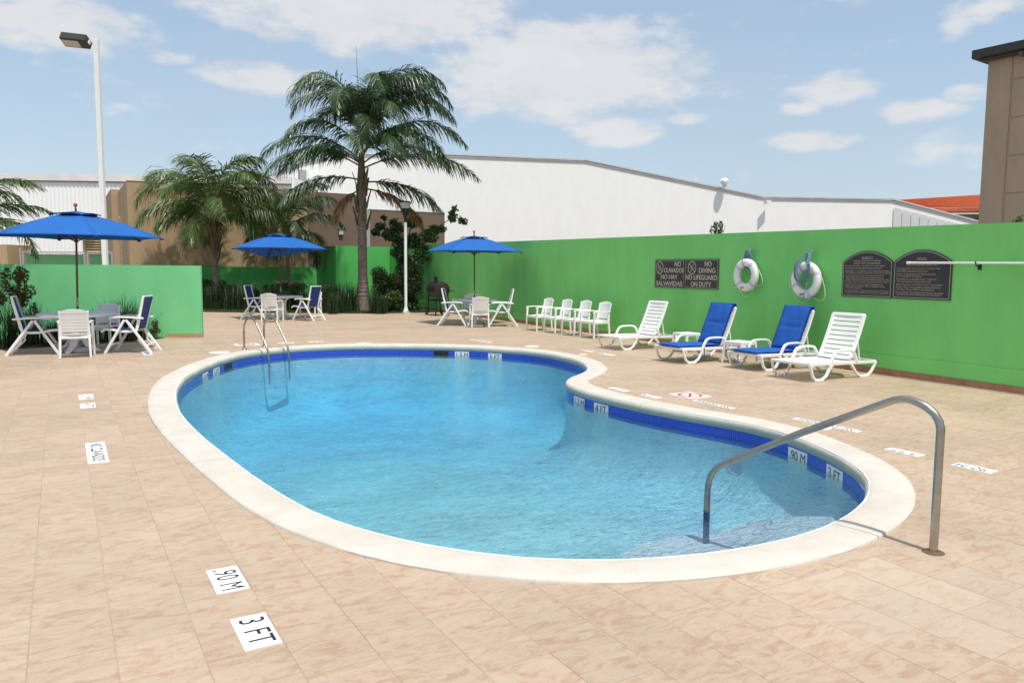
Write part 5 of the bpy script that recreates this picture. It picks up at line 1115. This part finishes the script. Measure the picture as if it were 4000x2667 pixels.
# barrel grill
gr = empty('barrel_grill', (11.88, 25.42, 0), -.0645, 'black barrel barbecue grill on wheels beside the green wall', 'grill')
AX = Matrix(((1, 0, 0), (0, 0, -1), (0, 1, 0)))     # z of the lathe -> -y
mb = MB(); mb.lathe([(0, -.43), (.265, -.43), (.285, -.42), (.285, .42), (.265, .43), (0, .43)], 40, c=(0, 0, .94), ax=AX); mb.build('barrel', RUST, gr, smooth=.7)
lid = MB(); 
for k in range(10):
    a0, a1 = pi * k / 10 + .12, pi * (k + 1) / 10 + .12
    lid.add([(.291 * cos(a0), -.41, .94 + .291 * sin(a0)), (.291 * cos(a1), -.41, .94 + .291 * sin(a1)), (.291 * cos(a1), .41, .94 + .291 * sin(a1)), (.291 * cos(a0), .41, .94 + .291 * sin(a0))], [(0, 1, 2, 3)])
lid.build('lid', BLACK, gr, smooth=1)
MB().sweep([(-.06, 0, 1.20), (-.10, .0, 1.42)], .09, .09, side=(0, 1, 0)).build('chimney', BLACK, gr)
for x in (-.25, .25):
    MB().bar((x * 1.0, -.40, 0.0), (x * .86, -.40, .78), .04, .04).build('leg', BLACK, gr); MB().bar((x * 1.0, .40, .06), (x * .86, .40, .78), .04, .04).build('leg', BLACK, gr)
    MB().bar((x * .93, -.40, .55), (x * .93, .40, .55), .03, .045).build('side_bar', BLACK, gr)
for y in (-.40, .40): MB().bar((-.23, y, .55), (.23, y, .55), .03, .045).build('cross_bar', BLACK, gr)
MB().bar((-.25, -.4, .14), (-.25, .4, .14), .015, .015).build('lower_rod', BLACK, gr); MB().bar((.25, -.4, .14), (.25, .4, .14), .015, .015).build('lower_rod', BLACK, gr)
for x in (-.30, .30): MB().lathe([(0, -.02), (.085, -.02), (.095, -.01), (.095, .01), (.085, .02), (0, .02)], 24, c=(x, .40, .095), ax=Matrix(((0, 0, 1), (0, 1, 0), (-1, 0, 0)))).build('wheel', RUBBER, gr, smooth=.8)
for k in range(4): MB().bar((.31 + k * .055, -.38, .90), (.31 + k * .055, .30, .90), .02, .015).build('shelf_slat', RUST, gr)
for y in (-.34, .26): MB().bar((.20, y, .89), (.50, y, .89), .015, .015).build('shelf_bracket', RUST, gr)

# garden lamp
gl = empty('garden_lamp', (11.44, 27.40, 0), 0, 'white garden lamp post with a black cone head before the hedge', 'lamp post')
MB().lathe([(0, 0), (.20, 0), (.20, .012), (.13, .03), (.09, .10), (.062, .20), (.057, .28), (.057, 3.44), (0, 3.44)], 24).build('pole', WPAINT, gl, smooth=.7)
for k in range(4): MB().box((.16 * cos(k * pi / 2 + .5), .16 * sin(k * pi / 2 + .5), .02), (.04, .04, .03)).build('anchor_bolt', WPAINT, gl)
MB().lathe([(0, 3.44), (.052, 3.44), (.058, 3.58), (.085, 3.72), (.155, 3.97), (0, 3.97)], 28).build('lamp_cone', BLACK, gl, smooth=.7)
MB().lathe([(0, 3.97), (.155, 3.97), (.225, 4.18), (0, 4.18)], 28).build('lamp_diffuser', GLASSY, gl, smooth=.7)
MB().lathe([(0, 4.18), (.235, 4.18), (.235, 4.20), (.17, 4.24), (0, 4.25)], 28).build('lamp_cap', BLACK, gl, smooth=.7)

# ------------------------------------------------------------------ vegetation
def frond_mesh(mb, Lf, e0, droop, ll, n=46, seed=0, twist=0., hang=.65, wleaf=.026, start=.14):
    """pinnate frond in the local x-z plane growing towards +x; returns rachis points"""
    r_ = random.Random(seed); m = 18; P = [Vector((0, 0, 0))]; D_ = []
    bend = r_.uniform(-.25, .25)
    for i in range(m):
        t = (i + .5) / m; e = e0 - droop * t ** 1.35; az_ = bend * t * t
        d = Vector((cos(e) * cos(az_), cos(e) * sin(az_), sin(e))); D_.append(d); P.append(P[-1] + d * (Lf / m))
    D_.append(D_[-1])
    for i in range(n):
        t = start + (1 - start) * (i + r_.random() * .6) / n; f = t * m; k = min(m - 1, int(f)); p = P[k].lerp(P[k + 1], f - k); d = D_[k].lerp(D_[k + 1], f - k).normalized()
        side = d.cross(Vector((0, 0, 1))); side = side.normalized() if side.length > .05 else Vector((0, 1, 0)); up = side.cross(d)
        prof_l = ll * (.60 + .6 * sin(pi * min(1, (t - start) / (1 - start) * .85 + .12))) * (1 - .45 * max(0, t - .75) / .25)
        for s in (-1, 1):
            l_ = prof_l * r_.uniform(.7, 1.15); q = r_.uniform(-.8, .9)
            v = (side * s * .85 + d * (.55 + .5 * t) + up * q * .6 - Vector((0, 0, .18))).normalized(); w = wleaf * r_.uniform(.7, 1.15)
            a = p; pts = [a]; vv = v.copy()
            for j in range(3):
                a = a + vv * (l_ / 3); pts.append(a); vv = (vv + Vector((0, 0, -hang * (.45 + .35 * j))) * r_.uniform(.6, 1.3)).normalized()
            wd = (vv.cross(v) if vv.cross(v).length > .01 else up); wd = d.cross(v); wd = (wd * .4 + d * .6).normalized()
            ws = [w * .5, w, w * .8, 0.0]
            V = []
            for q_, w_ in zip(pts[:3], ws[:3]): V += [q_ - wd * w_ / 2, q_ + wd * w_ / 2]
            V.append(pts[3]); mb.add(V, [(0, 1, 3, 2), (2, 3, 5, 4), (4, 5, 6)])
    return P
def palm(loc, h, crown_h, n_f, Lf, label, seed, trunk_r, leafm, ll, extra=(), stubs=True, lean=(0, 0), emin=-.15, wl=.026, hang=.65, nleaf=46, dry=0, spear=0, azl=None):
    e = empty('palm_tree', loc, 0, label, 'palm tree', 'feather palms behind the pool'); r_ = random.Random(seed)
    pts = []; rad = []; n = 26
    for i in range(n + 1):
        t = i / n; z = h * t; pts.append((lean[0] * t * t, lean[1] * t * t, z - .1)); rr_ = trunk_r * (1.55 - .75 * min(1, t * 3.5) if t < .3 else .85 - .12 * t) * (1 + .05 * (i % 2)); rad.append(rr_)
    MB().tube(pts, rad, 14).build('trunk', BARK, e, smooth=1.2)
    rg = MB(); 
    k = int(h / .16)
    for i in range(k):
        t = (i + .5) / k; z = h * t
        if t < .12: continue
        rr_ = trunk_r * (1.55 - .75 * min(1, t * 3.5) if t < .3 else .85 - .12 * t) * 1.07; rg.lathe([(rr_ * .9, 0), (rr_, .008), (rr_ * 1.03, .025), (rr_ * .92, .04)], 14, c=(lean[0] * t * t, lean[1] * t * t, z - .1), ax=Matrix.Rotation(r_.uniform(-.08, .08), 3, 'X'))
    o = rg.build('leaf_scar_ring', mat('leaf_scar', (.30, .24, .20), .9, c2=(.16, .10, .08), nscale=9), e); o['kind'] = 'stuff'
    top = Vector((lean[0], lean[1], h - .1))
    # boots: old leaf bases clasping the top
    for i in range(12):
        a = i * 2.399 + seed; zz_ = -.9 + .085 * i * 1.0; rr_ = trunk_r * (1.05 - .02 * i); b0 = top + Vector((rr_ * .8 * cos(a), rr_ * .8 * sin(a), zz_ * crown_h)); b1 = b0 + Vector((.10 * cos(a), .10 * sin(a), .42)); b2 = b1 + Vector((.10 * cos(a), .10 * sin(a), .30))
        MB().sweep([b0, b1, b2], [.17 * trunk_r / .16, .11, .06], [.05, .04, .03], side=(-sin(a), cos(a), 0)).build('leaf_base', SHEATH if i % 4 else REDSH if seed == 44 and i > 7 else SHEATH, e, smooth=1)
    frs = []
    for i in range(n_f):
        f = i / max(1, n_f - 1); az_ = (i * 2.39996 + seed) if azl is None else azl[i % len(azl)]
        el_ = radians(83) - f * (radians(83) - emin) ; frs.append((az_ + r_.uniform(-.15, .15), el_, Lf * r_.uniform(.86, 1.08) * (.80 + .25 * sin(pi * min(1, f + .15))), radians(118) * (.80 + .25 * r_.random()) , 0))
    frs += list(extra)
    for i, (az_, el_, L_, dr, kind) in enumerate(frs):
        mb = MB(); P = frond_mesh(mb, L_, el_, dr, ll * (1 if not kind else .8), nleaf, seed * 100 + i, hang=hang, wleaf=wl)
        o = mb.build('frond', LEAFDRY if kind == 1 else leafm, e, loc=top + Vector((.05 * cos(az_), .05 * sin(az_), crown_h * max(-.1, el_ / 1.4)))); o.rotation_euler = (0, 0, az_)
        if kind == 1: o['label'] = 'dry brown hanging frond'
        m_ = MB(); m_.tube(P, [.032 * (1 - .85 * q / (len(P) - 1)) * (trunk_r / .16) ** .4 for q in range(len(P))], 5); m_.build('rachis', RACH if kind != 1 else SHEATH, o, smooth=1)
    m_ = MB(); m_.tube([top - Vector((0, 0, .2)), top + Vector((0, 0, crown_h * .35)), top + Vector((0, 0, crown_h))], [trunk_r * .95, trunk_r * .62, trunk_r * .22], 10); m_.build('crownshaft', SHEATH, e, smooth=1)
    if spear:
        m_ = MB(); m_.tube([top, top + Vector((-.05, 0, spear * .5)), top + Vector((-.16, .05, spear))], [.035, .02, .004], 6); m_.build('spear_leaf', LEAFP, e)
    return e
def dirw(deg): # azimuth of a direction given clockwise from camera-right, 0=right, 90=away
    v = FR * cos(radians(deg)) + FH * sin(radians(deg)); return atan2(v.y, v.x)
R9 = radians
ext4 = [(dirw(4), R9(88), 4.9, R9(150), 0), (dirw(-15), R9(83), 4.7, R9(148), 0), (dirw(172), R9(86), 4.5, R9(156), 0), (dirw(40), R9(86), 4.8, R9(145), 0), (dirw(12), R9(79), 4.9, R9(142), 0), (dirw(-60), R9(83), 4.3, R9(155), 0), (dirw(230), R9(84), 4.3, R9(155), 0), (dirw(100), R9(84), 4.4, R9(145), 0), (dirw(-100), R9(76), 3.8, R9(160), 0), (dirw(-2), R9(66), 4.7, R9(130), 0),
        (dirw(15), R9(84), 3.9, R9(160), 0), (dirw(-40), R9(72), 3.6, R9(160), 0), (dirw(190), R9(80), 3.8, R9(160), 0), (dirw(-70), R9(62), 3.2, R9(155), 0), (dirw(10), R9(74), 4.5, R9(140), 0), (dirw(150), R9(74), 3.5, R9(160), 0),
        (dirw(0), R9(50), 4.7, R9(108), 0), (dirw(200), R9(56), 3.6, R9(130), 0), (dirw(-30), R9(50), 3.6, R9(125), 0), (dirw(178), R9(40), 4.5, R9(96), 0), (dirw(188), R9(30), 4.1, R9(88), 0), (dirw(165), R9(34), 4.1, R9(95), 0), (dirw(6), R9(26), 4.8, R9(70), 0), (dirw(-12), R9(34), 4.0, R9(95), 0), (dirw(-6), R9(4), 3.4, R9(56), 0), (dirw(-45), R9(44), 3.4, R9(120), 0), (dirw(215), R9(36), 3.2, R9(110), 0), (dirw(-80), R9(48), 3.0, R9(130), 0), (dirw(205), R9(8), 3.4, R9(64), 0), (dirw(28), R9(50), 4.2, R9(115), 0),
        (dirw(-4), R9(-6), 3.0, R9(66), 1), (dirw(195), R9(-25), 1.6, R9(60), 1)]
palm((10.2, 28.75, 0), 5.0, 1.9, 0, 4.3, 'tallest palm with a thick ringed trunk and shaggy crown', 44, .215, LEAFP2, .86, ext4, wl=.042, hang=1.0, nleaf=118, spear=5.2)
palm((5.7, 34.4, 0), 3.25, 1.3, 16, 3.35, 'broad drooping palm in front of the tan building', 12, .15, LEAFP, 1.05, [(dirw(180), radians(60), 4.2, radians(140), 0), (dirw(2), radians(55), 4.0, radians(140), 0), (dirw(190), radians(40), 3.7, radians(118), 0), (dirw(-10), radians(35), 3.9, radians(110), 0)], emin=radians(20), wl=.042, hang=1.15, nleaf=96)
palm((8.96, 35.2, 0), 3.1, .9, 17, 2.8, 'small dark palm behind the middle umbrella', 31, .11, LEAFP2, .75, [], emin=radians(5), wl=.040, hang=1.1, nleaf=80)
palm((-2.2, 19.9, 0), 2.2, .65, 12, 2.3, 'palm at the left edge arching over the umbrella', 5, .13, LEAFP, .44, [(dirw(0), radians(52), 2.7, radians(82), 0), (dirw(-5), radians(22), 2.5, radians(45), 0), (dirw(8), radians(36), 2.4, radians(60), 0)], emin=radians(-5), wl=.030, hang=.7, nleaf=74)

def leaf_cloud(blobs, n, size, seed, squash=.0, up=.3, elong=1.6):
    mb = MB(); r_ = random.Random(seed); tot = sum(b[3] * b[4] * b[5] for b in blobs)
    for (cx_, cy_, cz_, rx, ry, rz) in blobs:
        for _ in range(int(n * rx * ry * rz / tot)):
            v = Vector((r_.gauss(0, 1), r_.gauss(0, 1), r_.gauss(0, 1))).normalized(); rr_ = (.55 + .5 * r_.random() ** .6) if r_.random() < .8 else r_.random()
            p = Vector((cx_ + v.x * rx * rr_, cy_ + v.y * ry * rr_, cz_ + v.z * rz * rr_))
            if p.z < .01: continue
            a = Vector((r_.gauss(0, 1), r_.gauss(0, 1), r_.gauss(0, 1) + up)).normalized(); b = a.cross(Vector((r_.gauss(0, 1), r_.gauss(0, 1), r_.gauss(0, 1)))).normalized(); s = size * r_.uniform(.6, 1.3)
            mb.add([p - a * s * elong / 2, p + b * s * .42, p + a * s * elong / 2, p - b * s * .42], [(0, 1, 2, 3)])
    return mb
def shrub(name, loc, blobs, n, size, m, label, cat, seed, stems=6, h=.8, group=None):
    e = empty(name, loc, 0, label, cat, group); leaf_cloud(blobs, n, size, seed).build('foliage', m, e)
    r_ = random.Random(seed + 9); mb = MB()
    for _ in range(stems): a = r_.uniform(0, 2 * pi); s = r_.uniform(.1, .6) * max(b[3] for b in blobs); mb.tube([(0, 0, -.02), (s * .3 * cos(a), s * .3 * sin(a), h * .5), (s * cos(a), s * sin(a), h)], [.016, .012, .006], 5)
    mb.build('stem', BARKT, e); return e
# hedges behind the lamp
def wp(px, D): q = fplane(px, 1200, D); return (q.x, q.y, 0)
def boxblobs(w, d, h, k, seed, rr=.28):
    r_ = random.Random(seed); B_ = []
    for _ in range(k): B_.append((r_.uniform(-w / 2, w / 2), r_.uniform(-d / 2, d / 2), r_.uniform(.12, h - rr * .6), rr * r_.uniform(.8, 1.25), rr * r_.uniform(.8, 1.25), rr * r_.uniform(.8, 1.2)))
    return B_
shrub('clipped_hedge', wp(1508, 29.9), boxblobs(.66, .58, 1.70, 34, 1, .26), 16000, .040, LEAFH, 'left square clipped hedge beside the tallest palm', 'hedge', 21, 8, 1.2, 'clipped hedges by the lamp post')
shrub('clipped_hedge', wp(1592, 30.3), boxblobs(.84, .6, 1.92, 44, 2, .28), 19000, .040, LEAFH, 'taller clipped hedge right behind the garden lamp', 'hedge', 22, 8, 1.3, 'clipped hedges by the lamp post')
shrub('leafy_shrub', wp(1535, 29.6), boxblobs(.5, .3, .8, 14, 3, .22), 2500, .05, LEAFS, 'low ragged bush in front of the left hedge', 'bush', 23, 5, .5)
# small tree behind the hedge: trunk, limbs, leaf clusters
tr_ = empty('small_tree', wp(1590, 31.4), 0, 'small leafy tree spreading behind the lamp post and hedge', 'tree')
def loc_t(px, py, D=31.4): q = fplane(px, py, D); return q - Vector(tr_.location)
limbs = [[(1600, 1180), (1600, 1060), (1585, 960), (1560, 890)], [(1600, 1060), (1640, 980), (1670, 910), (1700, 890)], [(1640, 980), (1690, 900), (1735, 870), (1770, 850)], [(1585, 960), (1520, 910), (1480, 880)], [(1590, 1000), (1600, 900), (1620, 860)], [(1585, 960), (1500, 930), (1470, 905)]]
mb = MB()
for l_ in limbs:
    P = [loc_t(*q) for q in l_]; P = [p + Vector((0, 0, 0)) for p in P]; mb.tube(arc_smooth(P, .3, 4), [.045 - .03 * i / (len(arc_smooth(P, .3, 4)) - 1) for i in range(len(arc_smooth(P, .3, 4)))], 6)
mb.build('limb', BARKT, tr_); P = [loc_t(1605, 1200), loc_t(1602, 1120), loc_t(1600, 1060)]; P[0].z = 0; MB().tube(P, [.07, .06, .05], 8).build('trunk', BARKT, tr_)
r_ = random.Random(77)
cl_ = [(1560, 890, .33), (1520, 915, .36), (1480, 885, .22), (1475, 905, .22), (1600, 870, .30), (1625, 865, .28), (1570, 950, .42), (1620, 940, .42), (1660, 920, .35), (1700, 893, .26), (1725, 895, .20), (1580, 1010, .40), (1630, 1000, .38), (1605, 1040, .36), (1545, 985, .3), (1660, 980, .3), (1690, 930, .25), (1775, 850, .20), (1760, 835, .16), (1800, 862, .16), (1765, 818, .12), (1822, 868, .09), (1500, 850, .10), (1530, 868, .2)]
blobs = []
for px, py, r0_ in cl_:
    p = loc_t(px, py); blobs.append((p.x, p.y + r_.uniform(-.3, .3), p.z, r0_ * .85, r0_ * .85, r0_ * .8))
mb = MB(); r2_ = random.Random(5)
for b_ in blobs:
    nn_c = int(330 * (b_[3] / .3) ** 2) + 30
    for _ in range(nn_c):
        v = Vector((r2_.gauss(0, 1), r2_.gauss(0, 1), r2_.gauss(0, 1))).normalized() * r2_.random() ** .45; p = Vector((b_[0] + v.x * b_[3], b_[1] + v.y * b_[4], b_[2] + v.z * b_[5]))
        a = Vector((r2_.gauss(0, 1), r2_.gauss(0, 1), r2_.gauss(-.3, .6))).normalized(); b = a.cross(Vector((r2_.gauss(0, 1), r2_.gauss(0, 1), r2_.gauss(0, .4)))).normalized(); s = .12 * r2_.uniform(.6, 1.25)
        mb.add([p, p + a * s * .5 + b * s * .38, p + a * s, p + a * s * .5 - b * s * .38], [(0, 1, 2, 3)])
mb.build('crown', LEAFS, tr_)
tw2 = empty('wall_top_sapling', (0, 0, 0), 0, 'small leafy sapling showing above the wall behind the signs', 'sapling'); q0 = fplane(2800, 905, 22)
tw2.location = (q0.x, q0.y, 0); mb = MB(); r_ = random.Random(8)
for k in range(5):
    a = r_.uniform(-.35, .35); mb.tube([(0, 0, 0), (a * .2, 0, q0.z - .6), (a * .8, r_.uniform(-.1, .1), q0.z + .05 + r_.random() * .25)], [.012, .009, .004], 5)
mb.build('stem', BARKT, tw2); leaf_cloud([(-.13, 0, q0.z + .05, .12, .1, .12), (.06, 0, q0.z + .17, .15, .12, .14), (.12, 0, q0.z + .0, .1, .1, .12), (0, 0, q0.z - .1, .12, .1, .15)], 300, .05, 4).build('foliage', LEAFH, tw2)
q1 = fplane(3975, 860, 24); e = empty('wall_top_bush', (q1.x, q1.y, 0), 0, 'tiny green twig above the wall at the right edge', 'bush')
leaf_cloud([(0, 0, q1.z - .1, .14, .14, .2), (-.2, 0, q1.z - .25, .12, .1, .12), (.2, 0, q1.z, .1, .1, .2)], 160, .05, 6).build('foliage', LEAFH, e); MB().tube([(0, 0, 0), (0, 0, q1.z)], .01, 5).build('stem', BARKT, e)

# lily clumps and flowering bushes in the beds
def lily(x, y, s, seed, lab, nb=70, tall=1., spread=.42):
    e = bpy.data.objects; mb = MB(); r_ = random.Random(seed)
    for k in range(nb):
        a = r_.uniform(0, 2 * pi); l_ = r_.uniform(.45, 1.) * s * tall; lean_ = r_.uniform(.1, 1.) * spread; b0 = Vector((r_.gauss(0, .09), r_.gauss(0, .09), 0)) * s; w = r_.uniform(.016, .030)
        d = Vector((cos(a), sin(a), 0)); sd = Vector((-sin(a), cos(a), 0)); P = []
        for j in range(5): t = j / 4; P.append(b0 + d * (lean_ * l_ * t * t) + Vector((0, 0, l_ * (t - .28 * lean_ * 1.6 * t * t * t))))
        V = []
        for j, p in enumerate(P[:4]): ww = w * (1 - .22 * j); V += [p - sd * ww / 2, p + sd * ww / 2]
        V.append(P[4]); mb.add(V, [(0, 1, 3, 2), (2, 3, 5, 4), (4, 5, 7, 6), (6, 7, 8)])
    o = mb.build('lily_clump', BLADE, loc=(x, y, .01)); tag(o, lab, 'lily', 'strap leaved lily clumps in the beds'); return o
LC = [(850, 30.6, 1.0, 'strap leaved lily clump at the foot of the broad palm'), (905, 30.2, .95, 'lily clump just right of the broad palm trunk'), (800, 31.2, 1.0, 'lily clump at the left end of the far bed'), (955, 29.9, .8, 'lily clump behind the left folding chair of the middle table'), (1040, 30.2, .9, 'lily clump left of the middle umbrella pole'), (1110, 29.6, .8, 'lily clump behind the middle table'), (1185, 29.8, .85, 'lily clump right of the middle table pole'), (1262, 28.9, .95, 'lily clump right of the middle table'), (1300, 29.2, 1.0, 'lily clump left of the tallest palm by one stride'), (1345, 28.9, .95, 'lily clump next to the tallest palm trunk'), (1375, 29.6, 1.15, 'tall lily clump touching the left side of the tallest palm'), (1465, 28.7, .95, 'lily clump between the tallest palm and the hedge'), (1490, 28.5, .7, 'low lily clump at the left hedge corner')]
LC += [(700, 31.6, 1.0, 'lily clump hidden at the left end behind the green wall end'), (820, 30.7, .95, 'front lily clump left of the broad palm'), (880, 31.5, 1.1, 'rear lily clump right of the broad palm'), (930, 30.9, 1.1, 'tall lily clump left of the middle folding chair'), (1000, 31.0, 1.0, 'rear lily clump behind the middle table'), (1075, 30.6, 1.0, 'rear lily clump beside the middle pole'), (1145, 30.4, 1.0, 'lily clump below the pink flowers'), (1225, 30.0, 1.0, 'lily clump below the rightmost pink flowers'), (1325, 29.9, 1.1, 'rear lily clump left of the tallest palm'), (1300, 28.2, .75, 'low front lily clump right of the middle table')]
for i, (px, D, s, lab) in enumerate(LC): x, y, _ = wp(px, D); lily(x, y, s * 1.3, 50 + i, lab, 190)
for i, (x, y, s, lab, sp) in enumerate([(1.50, 19.55, .80, 'spiky lily clump right of the left table chairs', .75), (1.30, 19.30, .95, 'large spiky clump behind the right folding chair of the left table', .6), (.95, 19.35, .6, 'low clump behind the left table right side', .6), (-.2, 18.9, .6, 'low clump behind the left table', .6), (-1.4, 18.6, .9, 'dark lily clump at the far left bed edge', .5), (-1.75, 18.8, 1.05, 'tall dark lily clump at the left frame edge', .45), (.3, 19.2, .7, 'low clump under the left table', .6), (-.9, 18.9, 1.0, 'dark clump behind the left folding chair', .55), (-.55, 19.3, .9, 'dark clump below the airy bush', .5), (.65, 19.25, .7, 'clump between the left table and the wall', .6), (1.12, 19.6, 1.0, 'tall spiky clump against the pale wall', .5)]):
    lily(x, y, s * 1.12, 90 + i, lab, 150, 1.12, sp)
def floribunda(px, D, h, lab, seed, fl=True):
    x, y, _ = wp(px, D); e = shrub('flowering_bush' if fl else 'dark_bush', (x, y, 0), [(0, 0, h * .55, .26, .25, h * .42), (-.18, 0, h * .8, .2, .2, .16), (.2, .05, h * .82, .2, .2, .16)], 1500, .05, LEAFS if fl else LEAFH, lab, 'flower bush' if fl else 'bush', seed, 5, h * .7, 'bushes in the far bed')
    if fl:
        mb = MB(); r_ = random.Random(seed)
        for _ in range(90):
            a = r_.uniform(0, 2 * pi); q = r_.random() ** .5 * .42; p = Vector((q * cos(a), q * sin(a) * .6, h + r_.gauss(-.02, .045) - q * q * .25)); 
            for k in range(3):
                v = Vector((r_.gauss(0, 1), r_.gauss(0, 1), r_.gauss(.5, .6))).normalized(); w_ = v.cross(Vector((r_.gauss(0, 1), r_.gauss(0, 1), 1))).normalized(); s = .028; mb.add([p - v * s * .3, p + w_ * s * .6, p + v * s, p - w_ * s * .6], [(0, 1, 2, 3)])
        mb.build('blossom', PETAL, e)
    return e
floribunda(1110, 31.3, 1.15, 'pink flowering bush left of the middle umbrella pole trunk', 5); floribunda(1165, 31.0, 1.12, 'pink flowering bush right of the small palm trunk', 6); floribunda(1285, 30.6, .98, 'pink flowering bush right of the middle table against the green wall', 7)
floribunda(905, 31.8, 1.0, 'dark green rounded bush right of the broad palm', 8, False); floribunda(1060, 32.0, 1.02, 'dark rounded bush left of the middle umbrella pole', 9, False); floribunda(800, 32.4, 1.25, 'dark tall bush behind the left wall end', 10, False)
floribunda(980, 31.9, .8, 'low dark bush between the two small palms', 11, False); floribunda(850, 32.6, 1.2, 'dark bush behind the broad palm trunk', 15, False)
# reddish bushes against the left wall
def nandina(x, y, h, w, n, lab, seed):
    r_ = random.Random(seed); B_ = [(r_.gauss(0, w * .4), r_.gauss(0, .10), h * r_.uniform(.25, 1.), w * .28, .14, h * .10) for _ in range(16)]
    return shrub('heavenly_bamboo', (x, y, 0), B_, n, .042, LEAFR, lab, 'bush', seed, 9, h * .95, 'airy bushes against the left wall')
nandina(-.78, 19.85, 1.62, .34, 1900, 'taller airy bush with reddish tips against the pale green wall', 3); nandina(-1.25, 19.6, 1.15, .28, 1300, 'shorter airy bush left of the taller one', 4); nandina(1.86, 19.62, .42, .14, 220, 'tiny weed at the foot of the left wall end', 13)
# thin lawn strip along the far bed
mb = MB(); r_ = random.Random(2)
E_ = [(4.57, 30.95), (6.2, 29.55), (8.2, 28.35), (9.75, 27.5), (11.0, 27.25), (12.4, 27.2)]
for (a, b) in zip(E_[:-1], E_[1:]):
    a = Vector((*a, 0)); b = Vector((*b, 0)); Lg = (b - a).length; t = (b - a).normalized(); nn = Vector((-t.y, t.x, 0))
    for _ in range(int(Lg * 1500)):
        p = a + t * r_.uniform(0, Lg) + nn * (r_.random() ** 1.3 * 1.1 - .02) + Vector((0, 0, .012)); an = r_.uniform(0, pi); h_ = r_.uniform(.03, .09); d = Vector((cos(an), sin(an), 0)) * .006; l_ = Vector((r_.gauss(0, .02), r_.gauss(0, .02), h_)); mb.add([p - d, p + d, p + l_], [(0, 1, 2)])
tag(mb.build('lawn_grass', GRASS), kind='stuff')
# bird far above
